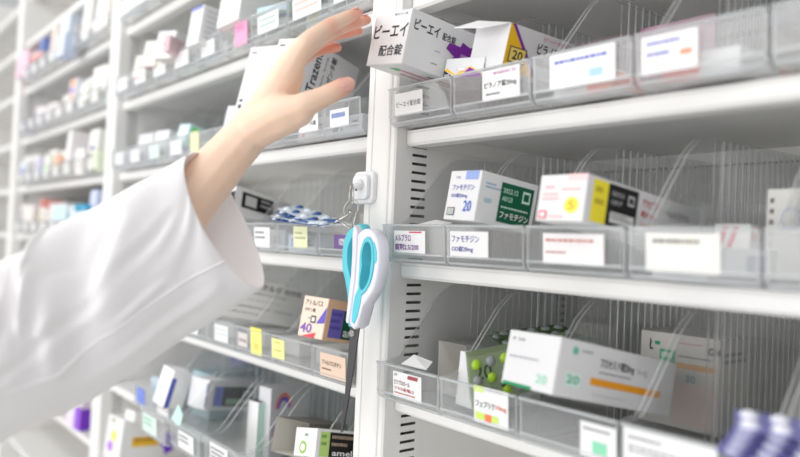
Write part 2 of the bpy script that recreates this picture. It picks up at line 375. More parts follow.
# middle bay
def glab(u=.02, w_=.045, h=.024, c=WH, p=GRY, rows=2, v=.010): return [(u, v, w_, h, c, [('l', .08, .2, .92, .8, p, rows)])]
pale = (215, 215, 218)
LB = {
 ('A3', 5): glab(.02, .05, .025, WH, pale), ('A3', 6): glab(.02, .05, .025), ('A3', 7): glab(.03, .05, .025, WH, pale), ('A3', 8): glab(.03, .05, .025, WH, pale),
 ('A2', 0): glab(.01, .055, .026, WH, (170, 175, 215)), ('A2', 1): glab(.015, .07, .028, WH, (222, 190, 180)), ('A2', 2): glab(.02, .06, .026, WH, (170, 195, 185)),
 ('A2', 3): [(.050, .006, .040, .036, (246, 170, 208), [('l', .1, .55, .9, .8, (225, 130, 180), 2)])], ('A2', 4): glab(.03, .05, .025, WH, pale), ('A2', 5): glab(.02, .06, .027, WH, pale), ('A2', 6): glab(.02, .06, .027, WH, pale),
 ('A2', 7): glab(.02, .06, .027, WH, pale), ('A2', 8): glab(.02, .06, .027, WH, pale),
 ('A', 0): glab(.015, .040, .022, WH, (120, 140, 190), 1), ('A', 1): [(.045, .010, .046, .026, WH, [('l', .3, .8, .95, .92, GRY, 1), T(.08, .3, .9, .55, BLK, 'エパデール錠')])], ('A', 2): glab(.03, .05, .025),
 ('A', 4): [(.006, .004, .032, .040, (244, 243, 190), [])], ('A', 5): glab(.02, .05, .025, WH, pale), ('A', 6): glab(.02, .05, .025, (225, 240, 235), pale), ('A', 7): glab(.02, .05, .025, WH, pale), ('A', 8): glab(.03, .05, .025, WH, pale),
 ('B', 0): [(.036, .012, .036, .017, (118, 84, 150), [T(.3, .25, .8, .75, WH, '10%M')])], ('B', 1): [(.045, .010, .034, .028, (240, 243, 200), [('l', .1, .3, .9, .75, (190, 190, 150), 2)])],
 ('B', 2): [(.040, .008, .045, .028, WH, [('l', .08, .3, .92, .8, GRY, 2)])], ('B', 3): glab(.03, .05, .025),
 ('C', 0): [(.018, .008, .054, .028, (240, 212, 190), [T(.08, .50, .85, .72, BLK, 'アトルバスタチン'), ('l', .08, .2, .5, .36, (150, 120, 100), 1)])],
 ('C', 1): [(.002, .012, .033, .026, YEL, [('l', .2, .7, .8, .85, (205, 205, 110), 1), ('l', .2, .3, .8, .45, (205, 205, 110), 1)])],
 ('C', 2): [(.045, .008, .032, .038, (248, 246, 140), [('r', 0, .86, 1, 1, (238, 232, 110)), ('r', .3, .2, .7, .42, (246, 212, 110))]), (.006, .014, .028, .020, (225, 218, 214), [T(.1, .3, .9, .6, (120, 90, 90), '5.0mg')])],
 ('C', 3): [(.03, .012, .046, .025, WH, [('l', .08, .2, .92, .8, pale, 2)])], ('C', 4): glab(.02, .05, .025, WH, pale), ('C', 5): glab(.02, .05, .025, WH, pale),
 ('D', 1): [(.030, .010, .055, .026, WH, [('l', .08, .3, .92, .8, (180, 120, 115), 2)])], ('D', 2): [(.020, .010, .055, .030, WH, [('l', .08, .2, .92, .8, GRY, 3)])],
 ('D', 3): [(.030, .010, .055, .026, WH, [('l', .08, .3, .92, .8, GRY, 2)])], ('D', 4): [(.012, .009, .060, .030, (222, 240, 230), [('l', .08, .3, .92, .8, (150, 205, 180), 2)])],
 ('D', 6): [(.02, .008, .040, .030, (120, 140, 225), [('l', .15, .55, .85, .75, (160, 175, 240), 1)])], ('D', 5): glab(.02, .05, .03, WH, (210, 190, 190)),
}
CN = {(246, 170, 208): 'a pink label', (244, 243, 190): 'a pale yellow tag', (118, 84, 150): 'a purple label', (240, 243, 200): 'a pale yellow label', (240, 212, 190): 'a peach label',
      YEL: 'a square yellow tag', (248, 246, 140): 'a tall yellow tag', (222, 240, 230): 'a mint label', (120, 140, 225): 'a blue label'}
PULL = {1: .030, 2: .042, 3: .050, 4: .060}
for lev in ('A3', 'A2', 'A', 'B', 'C', 'D'):
    for k in range(9 if lev != 'D' else 7):
        if lev == 'A3' and k < 5: continue
        if lev == 'B' and 4 <= k <= 7: continue
        if lev == 'C' and k > 5: continue
        lb = LB.get((lev, k)); pl = PULL.get(k, 0) if lev == 'D' else 0
        tray('middle', lev, k, lb, pull=pl, note=CN.get(lb[0][4]) if lb else None)
for lev in ('A3', 'A2', 'A', 'B'):
    for k in range(8): tray('far', lev, k, glab(.02, .05, .026, (238, 238, 236), pale))

# ------------------------------------------------------------------ medicine boxes of the right bay
GR = (18, 92, 66)
QR = lambda u, v, s, a: [('r', u, v, u+s, v+s*a, (230, 232, 230))]
carton('white box marked ピーエイ配合錠 jutting out of the upper shelf toward the fingers', (.0096, -.0682, 1.6118, -.0302, .0934, .1403), (.0655, .1081, .0564),
  faces={'F': [T(.06, .50, .97, .76, BLK, 'ピーエイ'), T(.30, .16, .93, .37, (70, 70, 74), '配合錠'), T(.55, .9, .9, .95, GRY, '非ピリン系'), ('r', 0, 0, 1, .015, (205, 205, 208)), ('r', .97, 0, 1, 1, (222, 222, 224))],
         'R': [T(.05, .66, .36, .86, BLK, 'ピーエイ'), T(.40, .66, .57, .80, (80, 80, 84), '配合錠'), ('l', .34, .40, .42, .43, GRY, 1), ('l', .32, .16, .42, .2, GRY, 1),
               ('p', [(0.47, 0.541), (0.499, 0.66), (0.642, 0.66), (0.657, 0.755), (0.758, 0.708), (0.844, 0.755), (0.844, 0.636), (1.001, 0.684), (0.93, 0.494), (1.001, 0.351), (0.844, 0.375), (0.844, 0.233), (0.686, 0.351), (0.527, 0.304), (0.585, 0.446)], (128, 44, 158)),
               ('r', .66, .46, .78, .54, (178, 140, 196))],
         'B': [('p', [(.10, .42), (.20, .40), (.22, .55), (.12, .58)], (96, 186, 110)), ('r', .2, .5, .9, .56, (232, 120, 150)), ('l', .45, .62, .95, .74, BLK, 1), ('l', .3, .2, .9, .3, (200, 110, 130), 1)]})
bx = carton('opened white, yellow and purple box marked 20 beside the ピーエイ box', (.109, -.012, 1.6065, .02, .0, .24), (.046, .1015, .045),
  faces={'R': [('p', [(0, 0), (0, 1), (.02, 1), (.46, .0)], (250, 198, 40)), ('p', [(.02, 1), (.07, 1), (.52, 0), (.46, 0)], (132, 52, 160)), ('r', .05, .20, .30, .54, (60, 60, 62)), ('r', .065, .225, .285, .515, (250, 222, 120)), T(.10, .27, .25, .47, BLK, '20'),
               T(.44, .52, .86, .78, BLK, 'ピラノア錠'), T(.44, .28, .78, .44, GRY, 'Bilanoa'), T(.5, .84, .95, .93, (210, 140, 170), '抗アレルギー性疾患治療剤')]})
fp = MB(); t_ = .0005
fp.mesh([(0, 0, .045), (.046, 0, .045), (.034, -.024, .034), (-.004, -.026, .032), (0, 0, .0445), (.046, 0, .0445), (.034, -.024, .0335), (-.004, -.026, .0315)], [(0, 3, 2, 1), (4, 5, 6, 7), (0, 1, 5, 4), (1, 2, 6, 5), (2, 3, 7, 6), (3, 0, 4, 7)], mat('carton_241_241_242', srgb(241, 241, 242), .42))
tag(fp.build('lid_flap', bx), 'white top flap standing open')
fo = carton('white flap card with yellow, purple and black corner beside the opened box', (.080, -.020, 1.5960, .10, .12, .10), (.052, .0012, .021),
  faces={'F': [('p', [(0, .40), (.45, 0), (.85, 0), (1, .2), (.66, .55), (.3, .18), (.06, .5)], (250, 198, 40)), ('p', [(.42, 0), (.66, .5), (1, .12), (1, 0)], (128, 44, 158)), ('p', [(0, .4), (0, 0), (.32, 0)], BLK), T(.04, .06, .16, .2, WH, '10'),
               ('e', .45, .42, .14, .10, (215, 205, 222)), ('e', .45, .42, .10, .07, WH)]}, name='carton_flap', cat='card')
carton('white box with blue ファモチジン print and a dark green side panel', (.0979, -.0278, 1.4490, -.1583, .133, .0486), (.0522, .0715, .0496),
  faces={'F': [T(.22, .84, .36, .89, (120, 130, 190), 'H2'), ('r', .52, .82, .93, .99, (150, 170, 220)), T(.14, .60, .86, .72, (80, 100, 170), 'ファモチジン'), T(.14, .44, .68, .54, (80, 100, 170), 'OD錠20mg'), T(.60, .18, .86, .40, (70, 110, 200), '20'), ('r', .10, .09, .34, .25, (40, 66, 56)), ('r', .13, .11, .31, .23, (235, 238, 236)), T(.15, .12, .29, .22, (40, 66, 56), 'OD')],
         'R': [('l', .10, .66, .36, .80, (140, 170, 200), 2), ('l', .10, .3, .30, .5, (180, 205, 215), 1), ('r', .36, .10, .93, .88, GR)]+[T(.40, .68, .66, .78, (190, 220, 205), '2022.12'), T(.40, .52, .58, .62, (190, 220, 205), 'A0123'), ('r', .74, .56, .88, .80, (196, 226, 212)), ('r', .765, .61, .855, .75, GR), ('l', .40, .34, .9, .42, (190, 220, 205), 1), T(.40, .18, .90, .32, WH, 'ファモチジン')],
         'T': [('r', 0, .02, .3, .3, (150, 170, 220))]})
carton('long white box with yellow band, black panel and red print in the third tray', (.2349, -.0484, 1.4467, -.0698, .1239, .0173), (.0506, .1561, .0390),
  faces={'F': [('r', .6, .86, 1, 1, (244, 205, 205)), T(.12, .7, .34, .76, (230, 150, 150), '40'), ('l', .5, .6, .9, .7, (230, 180, 180), 1), ('e', .74, .34, .15, .17, (252, 238, 90)), T(.66, .24, .82, .44, (240, 150, 60), '5'), ('l', .1, .4, .5, .6, (235, 190, 190), 2), ('r', .06, .05, .24, .22, (226, 110, 120)), ('r', .1, .09, .2, .18, WH), ('r', .3, .08, .6, .12, (235, 190, 190))],
         'R': [('r', .05, .06, .17, .94, (250, 232, 60)), ('l', .07, .3, .15, .8, (190, 175, 50), 2), ('r', .17, .06, .42, .94, (26, 26, 28)), T(.20, .70, .30, .80, (190, 190, 190), '2023.5'), T(.20, .52, .29, .62, (190, 190, 190), 'C017'), ('r', .335, .58, .39, .80, (200, 200, 200)), ('r', .345, .63, .38, .75, (30, 30, 32)), ('r', .20, .14, .40, .36, (228, 228, 226)), ('l', .21, .18, .39, .32, (90, 90, 90), 2),
               T(.455, .66, .62, .84, (196, 70, 80), 'アラセプリル'), T(.455, .42, .58, .58, (196, 70, 80), '錠25mg'), ('l', .455, .2, .6, .3, (220, 130, 130), 1), T(.68, .62, .9, .76, GRY, 'ALACEPRIL')]})
carton('small grey-white box with red slanting stripes deep in the fourth tray, middle shelf', (.322, .085, 1.404, .1, .05, 0), (.03, .10, .048), base=(222, 222, 220),
  faces={'F': [('p', [(.05+.3*i, .55), (.2+.3*i, .55), (.4+.3*i, .95), (.25+.3*i, .95)], (205, 90, 110)) for i in range(2)], 'R': [('p', [(.02+.07*i, .7), (.05+.07*i, .7), (.09+.07*i, .98), (.06+.07*i, .98)], (205, 90, 110)) for i in range(4)]+[('r', .4, .8, .9, .95, (210, 215, 120))]})
carton('plain pale box lying flat behind the label of the fourth tray, middle shelf', (.325, -.015, 1.404, 0, 0, 0), (.045, .12, .026), base=(226, 228, 232), faces={'R': [('r', .5, .3, .8, .8, (160, 165, 195))], 'F': [('r', .1, .2, .5, .8, (200, 205, 225))]})
carton('upright off-white box with a round stamp and dark barcode at the right edge', (.3585, .100, 1.404, -.08, .04, .0), (.050, .060, .078), base=(232, 231, 226),
  faces={'F': [('e', .42, .68, .17, .12, (190, 195, 220)), ('e', .42, .68, .13, .09, (232, 231, 226)), ('l', .06, .2, .14, .9, (120, 120, 120), 6), ('r', .78, .6, .9, .86, (110, 110, 112))],
         'R': [('r', .1, .55, .3, .85, (120, 120, 122)), ('l', .4, .3, .9, .8, GRY, 4)]})
carton('white box with a faint lilac mark at the right edge, middle shelf', (.475, -.005, 1.404, 0, .1, 0), (.040, .10, .052), faces={'F': [('e', .6, .5, .25, .2, (205, 205, 235))], 'R': [('r', .2, .3, .5, .6, (205, 205, 235))]})
# upper shelf, trays three to five
carton('pink card folder standing beside the divider of the third tray, upper shelf', (.2110, .135, 1.558, .0, -.0, .0), (.080, .012, .098), base=(206, 160, 180), faces={'F': [('r', .12, .62, .2, .8, (120, 80, 130)), ('r', .3, .66, .42, .78, (110, 80, 120)), ('r', .0, .0, .06, 1, (190, 130, 160))]}, name='card_folder', cat='folder')
carton('flat white box with a red end low in the third tray, upper shelf', (.222, -.015, 1.556, .0, .0, 0), (.06, .12, .020), faces={'F': [('r', .6, 0, 1, 1, (240, 150, 130))], 'R': [('r', 0, .2, .4, .9, (238, 140, 125))]})
carton('flat white box with an orange end low in the fourth tray, upper shelf', (.327, -.012, 1.556, .0, .0, 0), (.06, .13, .020), faces={'F': [('r', .0, 0, .5, 1, (235, 130, 110))], 'R': [('r', .5, .2, .9, .9, (240, 170, 160))]})
carton('white box with beige print in the fifth tray, upper shelf', (.43, -.012, 1.556, .0, .0, 0), (.06, .13, .030), base=(238, 234, 222), faces={'R': [('r', .1, .2, .4, .8, (222, 196, 160))]})
carton('brown kraft box at the back of the fifth tray, upper shelf', (.452, .06, 1.556, .1, .0, 0), (.05, .12, .055), base=(150, 128, 108))
carton('violet and white box near the top right corner', (.452, -.01, 1.5865, .0, .0, 0), (.032, .09, .030), base=(190, 190, 225))
# lower shelf
carton('large white フロセミド box with an orange stripe at the front of the lower shelf', (.1960, -.0399, 1.3027, -.1950, .1986, -.0369), (.0691, .1380, .0477),
  faces={'F': [T(.10, .82, .34, .88, GRY, 'F 20'), ('l', .08, .46, .9, .55, (180, 180, 186), 1), T(.66, .14, .86, .3, (150, 215, 190), '20'), ('r', .04, 0, .6, .055, (44, 150, 100)), ('r', .985, 0, 1, 1, (215, 215, 218))],
         'R': [('e', .12, .82, .022, .07, (110, 190, 160)), ('l', .17, .78, .30, .86, (170, 175, 175), 1), ('r', .07, .20, .19, .44, (220, 240, 232)), T(.08, .25, .18, .40, (60, 170, 130), '20'), T(.33, .60, .62, .80, (60, 60, 64), 'フロセミド錠20mg'), T(.65, .62, .74, .74, GRY, '「トーワ」'), ('l', .33, .50, .7, .55, GRY, 1),
               ('r', .27, .30, .88, .42, (240, 160, 40)), ('l', .3, .1, .6, .15, (200, 200, 200), 1)]})
carton('wide white box with a green square emblem and orange line, behind the フロセミド box', (.2245, .135, 1.256, .0, .0, .0), (.083, .060, .090), base=(226, 222, 218),
  faces={'F': [T(.12, .80, .17, .92, BLK, 'Ł'), ('r', .19, .86, .26, .90, (60, 170, 130)), ('r', .26, .36, .46, .82, (92, 184, 144)), ('r', .20, .22, .40, .66, (92, 184, 144)), ('r', .28, .74, .42, .79, (205, 225, 215)), ('r', .46, .64, .98, .70, (222, 170, 110)), T(.86, .82, 1.0, .90, BLK, 'GM'), ('l', .5, .88, .8, .92, (220, 160, 170), 1), ('l', .5, .74, .9, .78, GRY, 1), ('r', .44, .05, .96, .5, (232, 208, 204)), T(.6, .5, .72, .58, (110, 150, 160), '30')], 'R': [('l', .1, .7, .9, .85, GRY, 2)]})
carton('off-white leaflet box with lines of print and a red top edge behind the blue blisters', (.4170, .030, 1.2535, -.0, .08, .0), (.062, .09, .092), base=(228, 227, 222),
  faces={'F': [('r', 0, .965, 1, 1, (205, 110, 120)), ('l', .08, .84, .5, .88, (205, 150, 150), 1), ('l', .06, .66, .95, .74, GRY, 2), T(.05, .50, .95, .60, (80, 80, 82), 'ベタヒスチン錠'), T(.05, .36, .75, .46, (80, 80, 82), '6mg「TCK」')],
         'R': [('r', 0, .965, 1, 1, (205, 110, 120)), ('l', .06, .4, .95, .8, GRY, 4)]})
carton('open white carton, shade painted grey, standing at the back of the first lower-shelf tray', (.026, .040, 1.256, -.10, .0, .0), (.050, .09, .058), base=(165, 164, 162), open_front=True)  # white carton, its shade put into the grey base colour
carton('white carton sleeve behind the green blister packs, lower shelf', (.104, -.006, 1.262, -.05, .05, .03), (.024, .10, .054))

# ------------------------------------------------------------------ medicine boxes of the middle bay
def mleft(k): return -.1293 if k == 0 else -.1305-.1035*(k-1)-.1025
def mb_(lev, k, dx, y, dz, ya, pi, ro, dims, label, base=(231, 231, 232), faces=None, **kw):
    return carton(label, (mleft(k)+dx, y, LEV[lev]+TH+.0035+dz, ya, pi, ro), dims, base, faces, **kw)
# hand height: two tall boxes behind the hand
TRZ = {'R': [T(.16, .36, .30, .97, BLK, 'Trazenta', 90), T(.46, .42, .56, .94, BLK, 'トラゼンタ錠', 90), T(.37, .3, .41, .9, GRY, 'Tablets 5mg', 90), ('e', .8, .75, .05, .03, (150, 200, 175)), ('e', .84, .3, .06, .04, (150, 200, 175)), ('l', .9, .1, .97, .5, GRY, 1)],
       'F': [('l', .1, .86, .3, .92, GRY, 1), ('r', .1, .06, .2, .12, (60, 60, 64)), ('r', .1, .16, .2, .2, (60, 60, 90))]}
carton('white box lettered Trazenta up its side, right behind the fingers', (-.2403, -.0623, 1.5928, .2053, .2021, .1129), (.0616, .1016, .1038), faces=TRZ)
carton('plain white front of a tall box left of the Trazenta box, partly behind the hand', (-.3120, -.0629, 1.5986, .2443, .2045, .0645), (.0600, .0900, .0998), faces={'F': TRZ['F']})
mb_('A', 3, .012, -.026, .030, .12, .15, .10, (.044, .07, .045), 'small plain white box above the tray tops left of the wrist', faces={'F': [('r', 0, .48, 1, .5, (214, 214, 216)), ('l', .4, .2, .8, .3, (210, 210, 214), 1)]})
mb_('A', 5, .015, -.022, .026, .10, .24, .06, (.040, .135, .042), 'pale blue box with green stripe and dark green side panel above the sleeve', base=(196, 226, 232), faces={'F': [('r', .12, .1, .88, .9, (226, 240, 240))], 'R': [('r', .04, .04, .16, .9, (120, 222, 120)), ('r', .18, .04, .62, .86, (18, 98, 76)), ('r', .66, .3, .9, .7, (230, 236, 236))]})
mb_('A', 6, .012, -.022, .022, .1, .15, .02, (.056, .10, .042), 'white box left of the pale blue box', faces={'F': [('r', .2, .6, .8, .8, (236, 240, 240))]})
mb_('A', 7, .020, -.020, .018, .1, .15, .0, (.062, .10, .048), 'white box with a faint lilac edge near the far post, hand height shelf', faces={'F': [('r', .1, .8, .9, .9, (205, 205, 238))]})
mb_('A', 2, .020, -.010, 0, 0, 0, 0, (.05, .10, .03), 'white box low in the third tray behind the hand')
# above the hand
mb_('A2', 2, .002, -.022, .042, .02, -.06, .10, (.085, .12, .010), 'green and blue striped blister wallet lying in the trays above the hand', base=(206, 232, 214), faces={'F': [('r', 0, 0, 1, 1, (190, 215, 225))], 'R': [('r', 0, 0, 1, 1, (150, 205, 170))], 'B': [('p', [(0, 0), (.5, .0), (.2, 1), (0, 1)], (190, 232, 200)), ('p', [(.1, .2), (.35, .5), (.1, .9)], (90, 96, 200))]})
mb_('A2', 1, .002, -.02, .040, .0, -.05, .1, (.10, .12, .016), 'dark green box above the fingers, topmost', base=(40, 92, 78), faces={'B': [('r', .2, .1, .5, .6, (170, 210, 190))]})
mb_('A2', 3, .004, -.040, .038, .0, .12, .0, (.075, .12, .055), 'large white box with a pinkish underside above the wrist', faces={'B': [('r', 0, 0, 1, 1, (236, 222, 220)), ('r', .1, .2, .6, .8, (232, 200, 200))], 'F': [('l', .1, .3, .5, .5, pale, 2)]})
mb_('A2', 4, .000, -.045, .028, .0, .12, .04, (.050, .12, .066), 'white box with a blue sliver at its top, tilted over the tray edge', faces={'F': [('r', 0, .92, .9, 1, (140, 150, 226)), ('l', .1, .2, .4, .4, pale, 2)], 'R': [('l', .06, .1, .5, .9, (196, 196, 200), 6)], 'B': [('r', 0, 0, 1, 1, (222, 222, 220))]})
mb_('A2', 5, .040, -.060, .030, .55, .10, .05, (.012, .06, .030), 'small dusty pink carton leaning out of the tray, above the sleeve', base=(226, 196, 200))
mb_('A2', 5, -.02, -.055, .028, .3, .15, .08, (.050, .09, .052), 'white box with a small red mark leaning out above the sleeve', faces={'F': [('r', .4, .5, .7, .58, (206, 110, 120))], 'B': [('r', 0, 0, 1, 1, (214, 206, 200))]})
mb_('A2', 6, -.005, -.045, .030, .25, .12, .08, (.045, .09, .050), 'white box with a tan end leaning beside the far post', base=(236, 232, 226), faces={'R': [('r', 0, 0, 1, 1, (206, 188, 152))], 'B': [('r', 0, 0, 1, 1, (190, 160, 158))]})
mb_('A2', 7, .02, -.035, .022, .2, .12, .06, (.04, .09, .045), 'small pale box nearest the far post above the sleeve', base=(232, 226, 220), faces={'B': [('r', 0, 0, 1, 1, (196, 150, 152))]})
for k in (5, 6, 7): mb_('A3', k, .02, -.01, 0, 0, 0, 0, (.06, .10, .04), '%s pale box low on the highest shelf, counted from the right' % ORD[k-5], base=(232, 232, 230))
# hook height
mb_('B', 2, -.0640, -.0470, .0465, .1464, .1964, -.1544, (.052, .1077, .042), 'white box with a black label strip beside the cuff', faces={'R': [('r', .12, .28, .68, .86, (24, 24, 26)), ('r', .18, .38, .38, .76, (200, 200, 200)), ('l', .45, .4, .66, .76, (180, 180, 180), 2), ('r', .84, .4, .92, .6, (110, 196, 160))], 'F': [('r', .6, .2, 1, .8, (50, 50, 52))]})
mb_('B', 1, .012, .10, .0, .1, 0, 0, (.04, .05, .060), 'small orange-topped white box at the back of a tray behind the wrist', base=(236, 228, 216), faces={'F': [('r', .3, .5, 1, 1, (240, 190, 120))], 'R': [('r', .0, .5, 1, 1, (240, 196, 130))]})
mb_('B', 0, .020, .07, .0, .1, 0, 0, (.03, .05, .052), 'pale grey box at the back of the tray beside the hook', base=(212, 212, 214))
mb_('B', 3, .02, -.01, .0, .1, 0, 0, (.05, .09, .04), 'white box low in the tray behind the cuff')
mb_('B', 8, .03, -.01, .02, .1, .1, 0, (.05, .09, .05), 'white box by the far post just above the sleeve')
# scissor blade height
carton('long grey-white box with printed text lines running under the cuff', (-.4472, -.0344, 1.2968, -.1999, .1871, -.1531), (.0501, .1531, .0648), base=(240, 239, 237),
  faces={'R': [T(.40, .76, .70, .92, BLK, 'ノクルダ'), T(.73, .77, .92, .90, (80, 80, 84), '配合錠'), ('l', .34, .62, .94, .67, (130, 130, 134), 1), ('l', .2, .46, .85, .50, (188, 188, 190), 1), ('l', .10, .27, .62, .32, (90, 90, 94), 1), ('l', .64, .27, .95, .32, (110, 110, 114), 1), ('l', .06, .12, .7, .16, (120, 120, 122), 1)],
         'T': [('l', .1, .3, .9, .7, (200, 200, 200), 2)]})
carton('peach box marked 40 with a purple corner and dark green side next to the scissors', (-.1703, -.0275, 1.2984, .1372, .1645, .0174), (.0489, .070, .0521), base=(250, 228, 208),
  faces={'F': [T(.10, .78, .80, .92, (70, 66, 70), 'アトルバス'), T(.12, .62, .55, .72, (70, 66, 70), 'タチン錠'), T(.06, .10, .52, .34, (140, 100, 190), '40'), ('l', .3, .42, .5, .48, GRY, 1), ('r', .42, .36, .62, .54, (80, 80, 84)), ('r', .46, .4, .58, .5, (240, 230, 222)), ('p', [(.66, .36), (.98, .8), (.98, .4)], (112, 96, 200)), ('p', [(.14, 0), (.7, .14), (.66, 0)], (235, 80, 90)), ('r', .985, 0, 1, 1, (190, 150, 130))],
         'R': [('r', 0, 0, 1, 1, (238, 196, 160)), ('r', .10, .08, .42, .78, (122, 110, 200)), ('l', .12, .2, .4, .7, (90, 80, 170), 3), ('r', .42, .08, .98, .78, (18, 92, 60)), ('l', .46, .5, .9, .7, (150, 200, 170), 2), T(.46, .14, .95, .36, WH, 'amel')]})
for i, k in enumerate((1, 2, 3, 4)): mb_('C', k, .02, .03, .0, .05, 0, 0, (.055, .11, .024), 'flat pale box lying in the %s tray left of the scissors' % ORD[k], base=(230, 230, 230))
# lowest but one
def db(k, dx, y, dz, ya, pi, ro, dims, label, base=(240, 240, 240), faces=None, **kw): return mb_('D', k, dx, y, dz, ya, pi, ro, dims, label, base, faces, **kw)
db(1, .0990, -.0476, .0588, .0415, .2093, -.1823, (.0445, .080, .034), 'white box with green strip and black panel at the foot of the post', faces={'F': [('l', .45, .6, .6, .8, (120, 160, 120), 1), ('e', .40, .32, .16, .22, (150, 196, 90)), ('e', .40, .32, .10, .13, WH), ('r', .98, 0, 1, 1, (215, 215, 215))], 'R': [('r', .06, .05, .24, .9, (190, 222, 130)), ('l', .08, .3, .22, .8, (120, 160, 90), 2), ('r', .24, .05, .8, .9, (30, 28, 28)), ('l', .28, .3, .75, .8, (170, 150, 130), 2), T(.3, .1, .7, .3, WH, 'amel')], 'T': [('l', .3, .3, .9, .6, (160, 200, 160), 1)]})
db(1, .012, -.030, .040, .30, .2, .0, (.058, .085, .046), 'open dark carton behind the white and green box at the foot of the post', base=(118, 114, 108), open_front=True)  # outer walls dark, inside paler
db(0, .016, .11, .03, .1, .05, .0, (.040, .05, .085), 'white and pink box marked with a dark angled letter near the post, low shelf', base=(236, 228, 226), faces={'F': [('p', [(.15, .3), (.25, .9), (.5, .55), (.75, .9), (.85, .3), (.7, .3), (.66, .62), (.5, .4), (.34, .62), (.3, .3)], (196, 160, 166)), ('r', .1, .0, .5, .14, (130, 200, 90)), ('r', .5, 0, 1, .14, (50, 46, 44))], 'R': [('r', 0, 0, 1, .14, (50, 46, 44)), ('l', .2, .5, .8, .8, pale, 3)]})
db(1, .07, .16, .0, .1, .0, .0, (.03, .12, .105), 'mint green box standing at the back, low shelf', base=(176, 222, 206), faces={'R': [('l', .1, .5, .9, .8, (130, 190, 170), 3)], 'F': [('l', .1, .5, .9, .8, (130, 190, 170), 3)]})
db(2, .004, .01, .0, .12, .0, .0, (.03, .075, .104), 'grey-white box with an orange and purple arc and 10, low shelf', base=(216, 216, 220),
   faces={'R': [('p', [(.32+.20*math.cos(a*math.pi/12), .70+.22*math.sin(a*math.pi/12)) for a in range(0, 13)]+[(.32+.15*math.cos(a*math.pi/12), .70+.165*math.sin(a*math.pi/12)) for a in range(12, -1, -1)], (232, 140, 116)),
                ('p', [(.32+.15*math.cos(a*math.pi/12), .70+.165*math.sin(a*math.pi/12)) for a in range(0, 13)]+[(.32+.10*math.cos(a*math.pi/12), .70+.11*math.sin(a*math.pi/12)) for a in range(12, -1, -1)], (120, 104, 210)),
                ('p', [(.06, .38), (.24, .38), (.15, .54)], (150, 110, 200)), ('r', .06, .33, .24, .37, (230, 110, 110)), T(.3, .34, .6, .54, (150, 150, 215), '10')]})
db(2, -.004, -.004, .0, .12, .02, .0, (.026, .035, .082), 'slim white box with mint side and dark top, standing on the low shelf', faces={'R': [('r', 0, 0, 1, 1, (206, 238, 224))], 'T': [('r', .1, .1, .9, .9, (70, 68, 66))]})
db(3, -.058, -.030, .046, .18, .14, .0, (.050, .125, .048), 'white box with blue band, black label and silver print, low shelf', base=(226, 226, 228), faces={'R': [('r', .10, .14, .24, .80, (110, 124, 210)), ('l', .12, .3, .22, .7, (80, 90, 180), 2), ('r', .24, .14, .74, .80, (40, 46, 42)), ('r', .30, .2, .7, .40, (150, 180, 160)), ('r', .56, .46, .7, .7, (150, 156, 152))], 'F': [('r', .92, .1, 1, .9, (60, 66, 130))]})
db(4, -.012, -.066, .046, .10, .22, .12, (.040, .035, .062), 'small white box leaning against the blue-banded box, low shelf', base=(246, 246, 247), faces={'R': [('r', .0, .0, .25, .8, (90, 100, 190))], 'F': [('l', .2, .3, .6, .5, pale, 1)]})
db(6, .020, .16, .0, .1, 0, 0, (.060, .07, .122), 'blue box at the back of the low shelf', base=(96, 116, 204), faces={'F': [('r', .3, .2, .7, .5, (150, 165, 230))], 'R': [('r', .3, .3, .7, .5, (150, 165, 230))]})
db(5, .03, .03, .0, .1, 0, 0, (.060, .10, .08), 'teal-tinted box at the back left of the low shelf under the sleeve', base=(176, 206, 214), faces={'R': [('r', .3, .3, .5, .6, (100, 180, 160))]})
db(6, .01, .0, .0, .1, 0, 0, (.060, .10, .05), 'pale blue box by the sleeve on the low shelf', base=(200, 216, 226))
# bottom shelf, seen past the sleeve
def eb(x, y, dz, ya, pi, ro, dims, label, base=(240, 240, 240), faces=None, **kw): return carton(label, (x, y, LEV['E']+TH+.001+dz, ya, pi, ro), dims, base, faces, **kw)
eb(-.935, -.020, .010, .12, .10, .0, (.070, .150, .085), 'white box with yellow panel and purple logo on the bottom shelf', faces={'F': [('r', .2, .86, .5, .94, (170, 165, 150)), ('e', .5, .55, .16, .14, (246, 222, 90)), ('e', .35, .28, .18, .13, (180, 130, 230))],
   'R': [('r', .16, .34, .56, .58, (238, 190, 50)), ('l', .18, .38, .54, .54, (160, 110, 40), 1), ('p', [(.6, .62), (.66, .72), (.7, .6), (.82, .6), (.84, .5), (.78, .42), (.8, .2), (.68, .1), (.64, .3), (.58, .36), (.62, .5)], (118, 50, 210))], 'T': [('r', .3, .6, .8, .8, (244, 214, 90))]})
eb(-.875, .0, .096, .12, .10, .0, (.04, .06, .020), 'small white carton lying on top of the yellow and purple box', base=(246, 246, 246))
eb(-1.27, -.01, .0, .1, .05, .0, (.09, .09, .070), 'white box with a purple frame on the bottom shelf of the far bay', base=(232, 222, 236), faces={'R': [('r', .0, .55, 1, .75, (124, 60, 200)), ('r', .0, .0, .3, .75, (124, 60, 200))], 'F': [('r', .6, 0, 1, .8, (150, 90, 210))]})
eb(-1.37, .03, .0, .1, .0, .0, (.08, .09, .05), 'brown box beside the purple-framed box on the bottom shelf', base=(176, 128, 84))
eb(-1.56, -.02, .0, .0, .0, .0, (.16, .14, .125), 'large pale box under the sleeve in the far bay', base=(226, 228, 226), faces={'R': [('r', 0, .5, 1, .56, (190, 192, 190))], 'F': [('r', 0, .5, 1, .56, (205, 206, 204))]})

